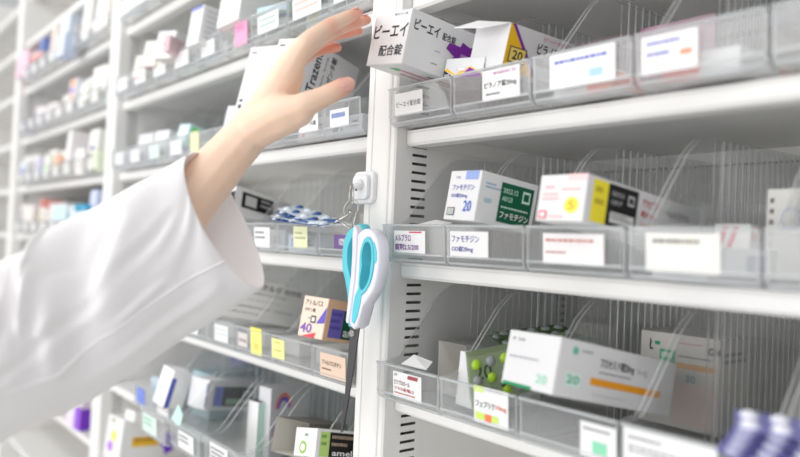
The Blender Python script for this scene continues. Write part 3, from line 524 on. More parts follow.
# ------------------------------------------------------------------ blurred boxes of the far left bay
def fx(k): return -1.145-.1035*k
FAR = [  # level, k, dx, dz, dims, base, faces, label
 ('B', 0, .04, .035, (.045, .09, .075), (205, 214, 240), {}, 'pale blue box nearest the far post on the shelf just above the sleeve'),
 ('B', 1, .02, .010, (.07, .09, .050), (240, 238, 232), {}, 'white box beside the blue-capped packs above the sleeve'),
 ('B', 3, .03, .020, (.10, .09, .060), (205, 226, 230), {'F': [('r', .3, 0, .8, .2, (232, 170, 190))]}, 'pale teal box with a pink foot in the far bay'),
 ('B', 4, -.0, .075, (.035, .06, .025), (222, 150, 140), {}, 'dull red carton at the left edge of the shelf above the sleeve'),
 ('B', 6, .02, .020, (.08, .09, .060), (240, 228, 224), {}, 'pale pinkish box at the left edge above the sleeve'),
 ('A', 0, .02, .045, (.06, .09, .055), (238, 238, 234), {'F': [('r', .3, .1, .7, .3, (90, 90, 150))]}, 'white box with a navy mark by the far post'),
 ('A', 0, .05, .0, (.05, .09, .045), (222, 232, 205), {'F': [('r', .2, 0, .8, .15, (90, 90, 80))]}, 'pale green box low beside the far post'),
 ('A', 1, .03, .0, (.055, .09, .062), (246, 236, 234), {}, 'tall blush white box second from the far post'),
 ('A', 2, .03, .040, (.045, .09, .075), (246, 243, 244), {'R': [('r', .3, .1, .8, .3, (110, 110, 170))]}, 'leaning white box with violet side mark in the far bay'),
 ('A', 3, .02, .022, (.04, .09, .040), (240, 190, 160), {}, 'orange-tinted box in the far bay beside the leaning white box'),
 ('A', 4, .02, .022, (.06, .09, .048), (236, 240, 228), {'F': [('r', .1, 0, .6, .4, (180, 232, 180))]}, 'rounded white box with light green foot in the far bay'),
 ('A', 5, .03, .022, (.05, .09, .045), (214, 208, 232), {}, 'lavender box in the far bay at hand height shelf'),
 ('A', 7, .03, .022, (.07, .09, .045), (232, 236, 236), {'F': [('e', .5, .4, .25, .3, (110, 140, 220))]}, 'white box with a blue disc at the left edge'),
 ('A2', 0, .02, .030, (.075, .09, .060), (240, 237, 234), {}, 'white box right by the far post under the top shelf'),
 ('A2', 1, .03, .020, (.07, .09, .045), (238, 234, 228), {}, 'cream white box in the far bay second from the post'),
 ('A2', 2, .03, .030, (.055, .09, .060), (240, 240, 246), {'F': [('r', .25, .6, .75, .98, (246, 150, 70)), ('r', .2, .42, .75, .6, (96, 90, 220)), ('r', .3, .05, .7, .42, (246, 150, 80))]}, 'white box striped orange, blue and orange in the far bay'),
 ('A2', 4, .02, .010, (.08, .09, .045), (242, 236, 236), {}, 'white box left of the orange striped one'),
 ('A2', 5, .02, .010, (.06, .09, .045), (242, 234, 236), {}, 'second white box left of the orange striped one'),
 ('A2', 7, .02, .010, (.07, .09, .030), (112, 100, 160), {}, 'dark violet box at the left edge'),
 ('A3', 0, .02, .020, (.08, .10, .075), (236, 234, 230), {}, 'big pale box beside the far post on the highest shelf'),
 ('A3', 0, .01, .100, (.085, .10, .020), (176, 214, 232), {}, 'light blue packet at the top by the far post'),
 ('A3', 1, .01, .020, (.08, .10, .095), (240, 236, 234), {}, 'tall cream box on the highest shelf second from the far post'),
 ('A3', 2, .01, -.020, (.05, .03, .060), (206, 218, 240), {}, 'light blue tag hanging from the highest shelf'),
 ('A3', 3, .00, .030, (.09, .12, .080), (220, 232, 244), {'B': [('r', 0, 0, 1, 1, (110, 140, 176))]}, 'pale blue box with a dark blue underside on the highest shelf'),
 ('A3', 4, .02, .030, (.05, .10, .075), (246, 226, 214), {}, 'peach box on the highest shelf'),
 ('A3', 5, .00, .060, (.05, .09, .035), (112, 136, 200), {}, 'blue box at the top left'),
 ('A3', 6, .00, .045, (.13, .10, .022), (236, 222, 220), {'F': [('r', 0, 0, 1, .5, (230, 130, 124))]}, 'flat box with a red edge at the top left'),
 ('A3', 8, .00, .030, (.10, .10, .080), (236, 200, 214), {}, 'pink box in the top left corner'),
]
for lev, k, dx, dz, dims, base, faces, lab in FAR:
    yy = -.03 if 'hanging' not in lab else -.062
    carton(lab, (fx(k)+dx, yy, LEV[lev]+TH+.004+dz, random.uniform(-.05, .15), .08 if dz else 0, 0), dims, base, faces)
def filler(bay, lev, k, left):
    r = random.Random(hash_(bay, lev, k)); w_ = r.uniform(.078, .090) if bay == 'far' else (r.uniform(.06, .088) if k else .05)
    t = r.choice([(238, 238, 238), (236, 234, 230), (232, 236, 240), (240, 234, 234), (234, 240, 236)])
    acc = r.choice([(150, 190, 225), (225, 170, 180), (180, 205, 170), (190, 180, 220), (230, 215, 160), (170, 170, 175)]); hh = (r.uniform(.022, .030) if k < 5 else r.uniform(.038, .052)) if bay == 'middle' else r.uniform(.066, .090)
    carton('pale box in tray %s' % where(bay, lev, k), (left+.004+r.uniform(0, .092-w_), -.014+r.uniform(0, .006), LEV[lev]+TH+.0038, 0, 0, 0), (w_, r.uniform(.10, .16), hh), t,
           {'F': [('r', .1, .2, .1+r.uniform(.1, .5), .8, acc), ('l', .6, .3, .95, .7, GRY, 2)]}, group='pale boxes inside the trays')
def hash_(a, b, c): return sum(ord(q) for q in a)*31+sum(ord(q)*(n+1) for n, q in enumerate(b))*17+c*101
for lev, ks in (('A3', (5, 6, 7, 8)), ('A2', (0, 1, 2, 3, 4, 5, 6, 7, 8)), ('A', (0, 1, 3, 4, 5, 6, 7, 8)), ('B', (0, 1, 2))):
    for k in ks:
        if (lev, k) in (('A3', 5), ('A3', 6), ('A3', 7)): continue
        filler('middle', lev, k, mleft(k))
used = {(f_[0], f_[1]) for f_ in FAR if f_[3] < .015}
for lev in ('A3', 'A2', 'A', 'B'):
    for k in range(8):
        if (lev, k) not in used: filler('far', lev, k, fx(k))
for i in range(2):     # blue-capped packs
    mb = MB(); m1 = mat('carton_214_232_242', srgb(214, 232, 242), .42); m2 = mat('sky_blue_cap', srgb(70, 170, 205), .4)
    mb.tube([(0, 0, 0), (0, 0, .030), (0, 0, .040)], .016, m1, 16, rs=[.016, .016, .010]); mb.tube([(0, 0, .040), (0, 0, .054)], .0115, m2, 16)
    o = mb.build('dropper_bottle'); o.location = (-1.145+.05-.055*i, -.036, LEV['B']+TH+.026)
    tag(o, '%s of the two blue-capped bottles just above the sleeve' % ('right-hand', 'left-hand')[i], 'bottle', 'blue-capped bottles')

# ------------------------------------------------------------------ blister packs
def blister(name, label, pose, L, Wd, nx, ny, foil, dome, print_=None, group=None, dome2=None):
    t = .0006; mb = MB()
    mb.box((0, 0, 0), (L, Wd, t), foil)
    for i in range(nx):
        for j in range(ny):
            cx, cy = L*(i+.5)/nx, Wd*(j+.5)/ny; r = min(L/nx, Wd/ny)*.34; v = []; f = []
            for a in range(4):
                rr = r*math.cos(a*.5); zz = t+.0036*math.sin(a*.5)
                for b in range(12): v.append((cx+rr*math.cos(b*math.pi/6), cy+rr*math.sin(b*math.pi/6), zz))
            for a in range(3):
                for b in range(12): c = (b+1) % 12; f.append((a*12+b, a*12+c, (a+1)*12+c, (a+1)*12+b))
            f.append(tuple(36+b for b in range(12)))
            mb.mesh(v, f, dome2 if dome2 and (i+j) % 2 else dome, smooth=True)
    if print_: decals(mb, (0, 0, 0), (L, 0, 0), (0, Wd, 0), (0, 0, 1), print_, off=.0008)
    o = mb.build(name, fix=False)
    x, y, z, e = pose; o.matrix_world = Matrix.Translation((x, y, z)) @ Euler(e, 'XYZ').to_matrix().to_4x4()
    return tag(o, label, 'blister pack', group)
SILV = mat('blister_foil', srgb(215, 222, 230), .4, .15); DBL = mat('blue_blister_print', srgb(52, 92, 150), .35, .2); SKY = mat('pale_dome', srgb(214, 226, 238), .2)
GFO = mat('green_print_foil', srgb(158, 174, 140), .4, .15); GDM = mat('lime_tablet_dome', srgb(166, 206, 52), .3); GRD = mat('grey_dome', srgb(150, 156, 158), .2)
VIO = mat('violet_foil', srgb(140, 140, 205), .3, .3); VWH = mat('white_dome', srgb(240, 240, 250), .2)
for i in range(4):   # blue and silver strips lying across the trays beside the hook
    blister('blister_strip', 'blue and silver blister strip on the trays left of the hook, %s' % ('lowest', 'second from the bottom', 'third from the bottom', 'topmost')[i],
            (-.262+.006*i, -.030+.002*i, 1.4475+.0052*i, (math.radians(10), math.radians(3+2.2*i), math.radians(-8))), .150, .036, 5, 2, DBL if i % 2 == 0 else SILV, SKY if i % 2 else SILV, group='blue blister strips', dome2=DBL)
for i in range(4):   # green packs on edge, lower shelf
    blister('blister_pack', 'green blister pack with lime domes standing on edge, %s' % ('nearest', 'second', 'third', 'farthest')[i],
            (.1440-.005*i, -.022+.004*i, 1.2680+.001*i, (math.radians(90), math.radians(-9), math.radians(80-2*i))), .120, .048, 7, 3, GFO, GDM if i == 0 else GRD, [T(.05, .5, .22, .8, (70, 96, 60), '20'), T(.3, .25, .5, .5, (70, 96, 60), '5T'), ('l', .55, .4, .95, .5, (90, 110, 80), 1)] if i == 0 else None, group='green blister packs', dome2=GRD)
for i in range(2):
    blister('blister_pack', 'dark green blister pack lying high behind the large white box, %s' % ('lower', 'upper')[i], (.118+.01*i, .050, 1.318+.005*i, (math.radians(8), math.radians(-6), math.radians(70))), .085, .045, 5, 2, mat('dark_green_foil', srgb(74, 110, 52), .4, .2), GRD, group='dark green blister packs')
for i in range(5):   # violet strips, near right corner
    blister('blister_strip', 'violet and white blister strip at the lower right corner, %s' % ('lowest', 'second up', 'third up', 'fourth up', 'topmost')[i],
            (.400+.005*i, -.056-.004*i, 1.2960+.0050*i, (math.radians(8), math.radians(10-2*i), math.radians(-6+8*i))), .125, .036, 7, 2, VIO, VWH, group='violet blister strips')
blister('blister_pack', 'green blister pack poking out at the foot of the post', (-.166, -.080, 1.122, (math.radians(20), math.radians(-28), math.radians(-10))), .05, .02, 3, 1, mat('deep_green_foil', srgb(40, 130, 84), .35), mat('deep_green_dome', srgb(60, 150, 100), .3))
# loose paper tags standing in trays
def paper_tag(label, quad, color=(240, 240, 240)):
    mb = MB(); q = [Vector(p) for p in quad]; n = (q[1]-q[0]).cross(q[2]-q[0]).normalized()*.0004
    mb.mesh(q+[p+n for p in q], [(3, 2, 1, 0), (4, 5, 6, 7), (0, 1, 5, 4), (1, 2, 6, 5), (2, 3, 7, 6), (3, 0, 4, 7)], mat('card_%d_%d_%d' % color, srgb(*color), .5))
    return tag(mb.build('paper_tag'), label, 'paper tag')
paper_tag('white paper slip curling over the rim of the first tray, lower shelf', [(.040, -.026, 1.2935), (.078, -.024, 1.2930), (.070, -.008, 1.299), (.044, -.012, 1.303)])
paper_tag('mint paper tag clipped on a tray edge, low shelf', [(-.438, -.080, 1.139), (-.405, -.080, 1.133), (-.410, -.074, 1.150), (-.428, -.074, 1.163)], (196, 238, 222))
paper_tag('white paper slip on the rim of the first tray, middle shelf', [(.050, -.022, 1.4430), (.096, -.022, 1.4425), (.088, -.004, 1.446), (.060, -.004, 1.449)])

# ------------------------------------------------------------------ hook, rings and scissors on the post
def rounded(x0, z0, x1, z1, r, n=5):
    p = []
    for cx, cz, a0 in ((x1-r, z0+r, -90), (x1-r, z1-r, 0), (x0+r, z1-r, 90), (x0+r, z0+r, 180)):
        for i in range(n+1):
            a = math.radians(a0+90*i/n); p.append((cx+r*math.cos(a), cz+r*math.sin(a)))
    return p
HOOKW = mat('white_hook_plastic', srgb(232, 233, 235), .25)
hk = empty('adhesive_hook', (-.046, -.0182, 1.486)); tag(hk, 'small white plastic wall hook with rounded corners on the front of the post', 'hook')
def rprism(mb, prof, y0, y1, m, bev=.0015):
    """rounded plate: profile in x,z extruded along -y with a soft front edge"""
    n = len(prof); cx = sum(p[0] for p in prof)/n; cz = sum(p[1] for p in prof)/n
    def ring(y, s): return [(cx+(p[0]-cx)*s, y, cz+(p[1]-cz)*s) for p in prof]
    rs = [ring(y0, 1), ring(y1+bev, 1), ring(y1+bev*.3, .965), ring(y1, .92)]; v = [q for r in rs for q in r]; f = []
    for a in range(3):
        for i in range(n): j = (i+1) % n; f.append((a*n+i, a*n+j, (a+1)*n+j, (a+1)*n+i))
    f.append(tuple(3*n+i for i in range(n))); f.append(tuple(reversed(range(n)))); mb.mesh(v, f, m)
mb = MB(); rprism(mb, rounded(-.021, -.019, .0185, .019, .0075), 0, -.0055, HOOKW); mb.build('back_plate', hk)
mb = MB(); rprism(mb, rounded(-.016, -.0145, .0135, .0145, .006), -.0056, -.0105, HOOKW); mb.build('front_plate', hk)
mb = MB(); mb.tube([(.0010, -.0100, .003), (.0010, -.0130, .002), (.0010, -.0150, .0015), (.0010, -.0163, .003), (.0010, -.0168, .0040)], .0045, HOOKW, 14, rs=[.0062, .0058, .0053, .0046, .003]); mb.build('peg', hk)
mb = MB(); mb.box((-.0003, -.0172, -.005), (.0023, -.0160, .004), mat('dark_slot', srgb(70, 60, 56), .4)); mb.build('slot', hk)

def ringpts(c, r, n=20, ax=(1, 0, 0), bx=(0, 0, 1), sx=1, sz=1):
    c = Vector(c); ax = Vector(ax).normalized(); bx = Vector(bx).normalized()
    return [c + ax*(r*sx*math.cos(2*math.pi*i/n)) + bx*(r*sz*math.sin(2*math.pi*i/n)) for i in range(n)]
kr = empty('key_ring', (-.047, -.038, 1.470)); tag(kr, 'steel ring and clasp chain hanging from the white hook', 'key ring')
mb = MB(); mb.tube(ringpts((-.0005, -.001, .006), .0095, ax=(.5, -.85, 0), sx=.6, sz=1.35), .0009, STEEL, 8, closed=True); mb.build('ring', kr)
mb = MB(); mb.tube(ringpts((.003, -.003, -.010), .0085, ax=(.8, .6, .1), bx=(.2, 0, 1), sz=1.2), .0008, STEEL, 8, closed=True); mb.build('ring', kr)
mb = MB(); mb.tube(ringpts((.010, -.004, -.026), .010, ax=(.9, -.4, .0), bx=(.35, 0, 1), sx=.5, sz=1.25), .0011, STEEL, 8, closed=True); mb.tube([(.002, -.004, -.012), (.004, -.004, -.016), (.005, -.004, -.020)], .0022, STEEL, 10); mb.build('clasp', kr)
mb = MB(); mb.tube([(.009, -.005, -.014), (-.004, -.009, -.021), (-.013, -.012, -.0255), (-.016, -.0125, -.028)], .0012, STEEL, 8, rs=[.0010, .0015, .0015, .001]); mb.tube([(-.006, -.014, -.024), (.004, -.012, -.029), (.016, -.010, -.035)], .0014, STEEL, 8); mb.build('clasp_lever', kr)

RO = [(.0022, 1.4323), (.0127, 1.4368), (.0252, 1.4348), (.0344, 1.4265), (.0388, 1.4128), (.0385, 1.3938), (.033, 1.3745), (.0218, 1.3608), (.0137, 1.3514), (.0094, 1.3359), (.0028, 1.3275), (-.0066, 1.3297), (-.0094, 1.3415), (-.007, 1.3583), (-.0049, 1.3804), (-.0047, 1.4024), (-.0043, 1.4212)]
RH = [(.0136, 1.4249), (.0223, 1.4262), (.0281, 1.4188), (.0309, 1.404), (.0287, 1.3869), (.0226, 1.3748), (.0125, 1.3665), (.0067, 1.3725), (.007, 1.3921), (.0074, 1.4117)]
LO = [(-.017, 1.4398), (-.0059, 1.4421), (.0021, 1.4334), (-.0001, 1.4136), (-.0012, 1.3807), (-.0051, 1.3584), (-.0094, 1.3415), (-.0122, 1.3291), (-.0198, 1.3293), (-.022, 1.3569), (-.0293, 1.3765), (-.0364, 1.3919), (-.038, 1.4123), (-.0316, 1.4306)]
LH = [(-.0163, 1.4309), (-.0087, 1.4299), (-.0089, 1.4078), (-.0109, 1.3856), (-.0138, 1.3743), (-.0203, 1.3839), (-.0272, 1.3992), (-.0267, 1.4172)]
def closed_spline(P, n):
    out = []; k = len(P)
    for i in range(n):
        u = i*k/n; a = int(u); t = u-a; p0, p1, p2, p3 = P[(a-1) % k], P[a % k], P[(a+1) % k], P[(a+2) % k]
        out.append(tuple(.5*((2*p1[j])+(-p0[j]+p2[j])*t+(2*p0[j]-5*p1[j]+4*p2[j]-p3[j])*t*t+(-p0[j]+3*p1[j]-3*p2[j]+p3[j])*t**3) for j in (0, 1)))
    return out
def resample(P, n, c):
    """outline as radii over angle around c (star-shaped enough for a finger loop)"""
    S = closed_spline(P, 400); out = []
    for i in range(n):
        a = 2*math.pi*i/n; d = (math.cos(a), math.sin(a)); best = None
        for s in range(400):
            p, q = S[s], S[(s+1) % 400]; ex, ez = q[0]-p[0], q[1]-p[1]; den = d[0]*ez-d[1]*ex
            if abs(den) < 1e-12: continue
            t = ((p[0]-c[0])*ez-(p[1]-c[1])*ex)/den; u = ((p[0]-c[0])*d[1]-(p[1]-c[1])*d[0])/den
            if t > 0 and 0 <= u <= 1 and (best is None or t > best): best = t
        out.append((c[0]+d[0]*best, c[1]+d[1]*best))
    return out
def loop_handle(outer, hole, c, yb, yf, m, n=72, r=.0022):
    O = resample(outer, n, c); H = resample(hole, n, c); mb = MB()
    def mix(t): return [(o[0]+(h[0]-o[0])*t, o[1]+(h[1]-o[1])*t) for o, h in zip(O, H)]
    wdt = [math.dist(o, h) for o, h in zip(O, H)]
    def inset(d, fromO):
        out = []
        for o, h, w_ in zip(O, H, wdt):
            t = min(.45, d/w_) if fromO else 1-min(.45, d/w_); out.append((o[0]+(h[0]-o[0])*t, o[1]+(h[1]-o[1])*t))
        return out
    rings = [(O, yb-r), (O, yf+r), (inset(r*.35, 1), yf+r*.35), (inset(r, 1), yf), (inset(r, 0), yf), (inset(r*.35, 0), yf+r*.35), (H, yf+r), (H, yb-r), (inset(r, 0), yb), (inset(r, 1), yb)]
    v = [(p[0], y, p[1]) for R_, y in rings for p in R_]; f = []; K = len(rings)
    for a in range(K):
        b = (a+1) % K
        for i in range(n): j = (i+1) % n; f.append((a*n+i, a*n+j, b*n+j, b*n+i))
    mb.mesh(v, f, m, smooth=True); return mb, H
PADL = [(.0060, 1.3720), (.0128, 1.3655), (.0110, 1.3540), (.0070, 1.3420), (.0020, 1.3335), (-.0030, 1.3350), (-.0020, 1.3500), (.0010, 1.3640)]
WPL = mat('white_scissor_plastic', srgb(238, 238, 248), .22); CYN = mat('cyan_soft_grip', srgb(96, 208, 224), .4); BLD = mat('dark_blade_steel', srgb(92, 90, 92), .28, .75)
sx = empty('scissors', (-.010, -.050, 1.34)); tag(sx, 'scissors with white and cyan handles hanging blades down from the ring on the post', 'scissors')
OFF = Matrix.Translation((.010, .050, -1.34))
parts = []
def scis_part(mb, name, parent=sx, lab=None):
    me = mb.data(name); me.transform(OFF); o = link(name, me, parent)
    if lab: tag(o, lab)
    return o
mb, H = loop_handle(RO, RH, (.0185, 1.398), -.0465, -.0625, WPL); rh = scis_part(mb, 'handle', lab='white handle on the right with cyan lining')
def lining(H, yb, yf, t, m):
    mb = MB(); n = len(H); cx = sum(p[0] for p in H)/n; cz = sum(p[1] for p in H)/n
    I = [(p[0]+(cx-p[0])*min(.5, t/max(1e-4, math.dist(p, (cx, cz)))), p[1]+(cz-p[1])*min(.5, t/max(1e-4, math.dist(p, (cx, cz))))) for p in H]
    H2 = [(p[0]-(cx-p[0])*.012, p[1]-(cz-p[1])*.012) for p in H]
    v = [(p[0], y, p[1]) for R_, y in ((H2, yf), (I, yf), (I, yb), (H2, yb)) for p in R_]; f = []
    for a in range(4):
        b = (a+1) % 4
        for i in range(n): j = (i+1) % n; f.append((a*n+i, a*n+j, b*n+j, b*n+i))
    mb.mesh(v, f, m, smooth=False); return mb
scis_part(lining(H, -.0475, -.0630, .0042, CYN), 'grip_lining', rh)
mb = MB(); rprism(mb, [(.0300, 1.4235), (.0335, 1.4190), (.0362, 1.4120), (.0368, 1.4040), (.0352, 1.4000), (.0330, 1.4010), (.0322, 1.4080), (.0310, 1.4150), (.0285, 1.4200)], -.0615, -.0631, CYN, .0006); scis_part(mb, 'grip_pad', rh)
mb = MB(); rprism(mb, PADL, -.0610, -.0634, CYN, .0006); scis_part(mb, 'grip_pad', rh)
mb, H = loop_handle(LO, LH, (-.0185, 1.404), -.0430, -.0560, CYN); lh = scis_part(mb, 'handle', lab='cyan handle on the left with a white edge')
scis_part(lining(H, -.0440, -.0565, .0020, CYN), 'grip_lining', lh)
mb = MB(); rprism(mb, [(-.0060, 1.4405), (.0005, 1.4340), (.0012, 1.4140), (.0000, 1.3800), (-.0045, 1.3500), (-.0085, 1.3330), (-.0125, 1.3330), (-.0100, 1.3560), (-.0065, 1.3850), (-.0058, 1.4120), (-.0072, 1.4330)], -.0555, -.0640, WPL, .001); scis_part(mb, 'white_edge', lh)
def blade(prof, y0, y1, name):
    mb = MB(); n = len(prof)
    v = [(p[0], y0, p[1]) for p in prof]+[(p[0], y1, p[1]) for p in prof]; f = [tuple(reversed(range(n))), tuple(range(n, 2*n))]+[(i, (i+1) % n, n+(i+1) % n, n+i) for i in range(n)]
    mb.mesh(v, f, BLD); return scis_part(mb, name)
blade([(-.0095, 1.336), (.003, 1.336), (-.0005, 1.3152), (-.0058, 1.2817), (-.0140, 1.2418), (-.0213, 1.2127), (-.0239, 1.2097), (-.0225, 1.2300), (-.0180, 1.2600), (-.0140, 1.2900), (-.0115, 1.3155)], -.0545, -.0560, 'blade')
blade([(-.0185, 1.335), (-.006, 1.335), (-.0065, 1.3152), (-.0095, 1.2817), (-.0160, 1.2418), (-.0220, 1.2127), (-.0245, 1.2097), (-.0262, 1.2228), (-.0222, 1.2513), (-.0195, 1.2851), (-.0178, 1.3155)], -.0525, -.0540, 'blade')
mb = MB(); mb.tube([(-.0100, -.0515, 1.3215), (-.0100, -.0580, 1.3215)], .0036, STEEL, 16); scis_part(mb, 'pivot_screw')

# ------------------------------------------------------------------ the reaching person: hand and forearm
CH = dict(
 forearm=[(-0.0168, -0.2815, 1.3955, 0.026), (-0.0154, -0.265, 1.4272, 0.0265), (-0.0131, -0.2323, 1.4746, 0.0255), (-0.007, -0.207, 1.5086, 0.0225), (-0.0016, -0.1917, 1.5306, 0.0205), (.006, -.182, 1.548, .0175)],
 index=[(0.0068, -0.1942, 1.5333, 0.018), (0.0266, -0.1792, 1.5738, 0.0155), (0.0396, -0.1645, 1.6083, 0.01), (0.033, -0.134, 1.6339, 0.0083), (0.0277, -0.1094, 1.6498, 0.0073), (0.0232, -0.0916, 1.6602, 0.0056)],
 middle=[(-0.0022, -0.1894, 1.5349, 0.018), (0.0128, -0.1725, 1.5771, 0.015), (0.0201, -0.1537, 1.6112, 0.0096), (0.0143, -0.1144, 1.6381, 0.0078), (0.0109, -0.0874, 1.6533, 0.007), (0.0075, -0.0682, 1.6617, 0.0054)],
 ring=[(-0.0113, -0.1847, 1.5365, 0.017), (-0.0021, -0.164, 1.5788, 0.014), (0.0008, -0.1441, 1.6096, 0.0088), (-0.0053, -0.1098, 1.6356, 0.007), (-0.0082, -0.0853, 1.6469, 0.0063), (-0.0084, -0.0668, 1.6533, 0.0052)],
 pinky=[(-0.0203, -0.18, 1.5381, 0.016), (-0.0159, -0.157, 1.5759, 0.012), (-0.0171, -0.1388, 1.6033, 0.0076), (-0.0181, -0.117, 1.6205, 0.0062), (-0.0171, -0.1003, 1.6281, 0.0057), (-0.017, -0.0876, 1.6317, 0.0048)],
 thumb=[(0.0071, -0.1983, 1.5269, 0.019), (0.0304, -0.186, 1.5397, 0.0175), (0.0508, -0.1724, 1.546, 0.0128), (0.0577, -0.1486, 1.5594, 0.0106), (0.0584, -0.1324, 1.5697, 0.0098), (0.0579, -0.1252, 1.574, 0.0080)],
 thenar=[(.0085, -.1930, 1.5268, .0195), (.0300, -.1800, 1.5368, .0185), (.0470, -.1700, 1.5425, .0145)],
 wrist=[(-.010, -.213, 1.500, .0225), (.002, -.198, 1.525, .0205), (.014, -.186, 1.550, .0175)],
 web=[(0.0208, -0.1854, 1.5485, 0.016), (0.026, -0.1719, 1.5675, 0.012), (0.0264, -0.164, 1.5825, 0.0095)])
def round_chain(bm, pts):
    P = [Vector(p[:3]) for p in pts]; R_ = [p[3] for p in pts]; n = len(P); dense = []
    for i in range(n-1):
        p0, p1, p2, p3 = P[max(i-1, 0)], P[i], P[i+1], P[min(i+2, n-1)]; L = (p2-p1).length; k = max(2, int(L/(.16*min(R_[i], R_[i+1]))))
        for j in range(k+(i == n-2)):
            t = j/k; c = .5*((2*p1)+(-p0+p2)*t+(2*p0-5*p1+4*p2-p3)*t*t+(-p0+3*p1-3*p2+p3)*t**3); c = c.lerp(p1.lerp(p2, t), .35)
            s = t*t*(3-2*t); dense.append((c, R_[i]*(1-s)+R_[i+1]*s))
    for c, r in dense: bmesh.ops.create_icosphere(bm, subdivisions=2, radius=r, matrix=Matrix.Translation(c))
bm = bmesh.new()
for nm in CH: round_chain(bm, CH[nm])
# second forearm strand gives the oval section
round_chain(bm, [(p[0]-.010, p[1]+.005, p[2]+.001, p[3]*.96) for p in CH['forearm']])
me = bpy.data.meshes.new('person'); bm.to_mesh(me); bm.free()
tmp = bpy.data.objects.new('person_tmp', me); COL.objects.link(tmp)
md = tmp.modifiers.new('r', 'REMESH'); md.mode = 'VOXEL'; md.voxel_size = .0013; md.use_smooth_shade = True
ms = tmp.modifiers.new('s', 'SMOOTH'); ms.factor = .5; ms.iterations = 20
me2 = bpy.data.meshes.new_from_object(tmp.evaluated_get(bpy.context.evaluated_depsgraph_get()))
bpy.data.objects.remove(tmp)
# skin: fingertips and knuckles are naturally rosier; ring and pinky tinted more widely
skin = bpy.data.materials.new('skin'); skin.use_nodes = True; nt = skin.node_tree; b = nt.nodes['Principled BSDF']
b.inputs['Roughness'].default_value = .45; b.inputs['Subsurface Weight'].default_value = .25; b.inputs['Subsurface Radius'].default_value = (1, .4, .25); b.inputs['Subsurface Scale'].default_value = .004
at = nt.nodes.new('ShaderNodeAttribute'); at.attribute_name = 'rosy'; mx = nt.nodes.new('ShaderNodeMix'); mx.data_type = 'RGBA'
mx.inputs[6].default_value = (*srgb(247, 214, 190), 1); mx.inputs[7].default_value = (*srgb(240, 156, 132), 1)
nt.links.new(at.outputs['Fac'], mx.inputs[0]); nt.links.new(mx.outputs[2], b.inputs['Base Color'])
nz = nt.nodes.new('ShaderNodeTexNoise'); nz.inputs['Scale'].default_value = 380; bp = nt.nodes.new('ShaderNodeBump'); bp.inputs['Strength'].default_value = .06; bp.inputs['Distance'].default_value = .001
nt.links.new(nz.outputs['Fac'], bp.inputs['Height']); nt.links.new(bp.outputs['Normal'], b.inputs['Normal'])
me2.materials.clear(); me2.materials.append(skin)
tips = [(Vector(CH[k][-1][:3]), .024 if k != 'thumb' else .020) for k in ('index', 'middle', 'ring', 'pinky', 'thumb')]+[(Vector(CH[k][3][:3]), .010) for k in ('index', 'middle', 'ring', 'pinky')]
tips += [(Vector(CH[k][4][:3]), .030) for k in ('ring', 'pinky')]
ca = me2.color_attributes.new('rosy', 'FLOAT_COLOR', 'POINT')
for i, v in enumerate(me2.vertices):
    a = 0
    for c, s in tips: a = max(a, math.exp(-((v.co-c).length/s)**2))
    a = min(1, a*.85); ca.data[i].color = (a, a, a, 1)
for p in me2.polygons: p.use_smooth = True
person = link('person', me2); tag(person, 'person in a white lab coat reaching up with an open left hand', 'person')
# nails
NAIL = mat('fingernail', srgb(238, 182, 168), .18, spec=.7)
def nail(tip, prev, r, out, side=0):
    tip = Vector(tip); d = (tip-Vector(prev)).normalized(); out = Vector(out); out = (out-d*out.dot(d)).normalized(); s = d.cross(out)
    v = []; f = []; nu, nv = 8, 8
    for i in range(nu+1):
        for j in range(nv+1):
            a = (j/nv-.5)*1.75; t = i/nu; wl_ = math.sqrt(max(0, 1-(abs(2*t-1))**3.2)); ang = a*wl_
            rad = r*1.035
            v.append(tip + d*((t-.78)*r*2.0) + (out*math.cos(ang)+s*math.sin(ang))*rad*(1-.07*max(0, t-.5)) - out*(.00015))
    for i in range(nu):
        for j in range(nv): a = i*(nv+1)+j; f.append((a, a+1, a+nv+2, a+nv+1))
    mb = MB(); mb.mesh(v, f, NAIL, smooth=True); me = mb.data('fingernail', fix=False); o = link('fingernail', me, person)
    so = o.modifiers.new('thickness', 'SOLIDIFY'); so.thickness = .0005; so.offset = 0
    return o
toc = Vector((.77, -.63, -.02))
nail(CH['thumb'][-1][:3], CH['thumb'][-2][:3], .0089, toc + Vector((.0, -.10, -.25)))
for k, r in (('index', .0062), ('middle', .0062), ('ring', .0060), ('pinky', .0056)): nail(CH[k][-1][:3], CH[k][-2][:3], r, (-.15, -.35, .95))

# sleeve of the lab coat
RING = [((-.0071, -.2462, 1.4993), (.0322, -.194, 1.3751)), ((-.0068, -.2567, 1.4934), (.0287, -.2091, 1.3638)), ((-.0071, -.2802, 1.4772), (.0265, -.2348, 1.3469)), ((-.0038, -.3072, 1.4604), (.0254, -.2671, 1.3286)),
 ((-.0022, -.3362, 1.4409), (.0235, -.3002, 1.3064)), ((.0022, -.3619, 1.4269), (.023, -.3318, 1.2874)), ((.0142, -.3783, 1.4126), (.0238, -.362, 1.2748)), ((.0196, -.4028, 1.3981), (.0236, -.3934, 1.2639)),
 ((.0188, -.435, 1.3848), (.0158, -.4335, 1.2338)), ((.0129, -.4766, 1.3674), (.0103, -.4744, 1.2076)), ((-.0062, -.5287, 1.3473), (-.0085, -.5256, 1.1739)), ((-.06, -.60, 1.33), (-.06, -.60, 1.14))]
HALF = [.040, .041, .043, .046, .050, .054, .057, .060, .063, .066, .070, .075]   # half thickness
N = 220; M_ = 230; toward = Vector((.77, -.63, 0))
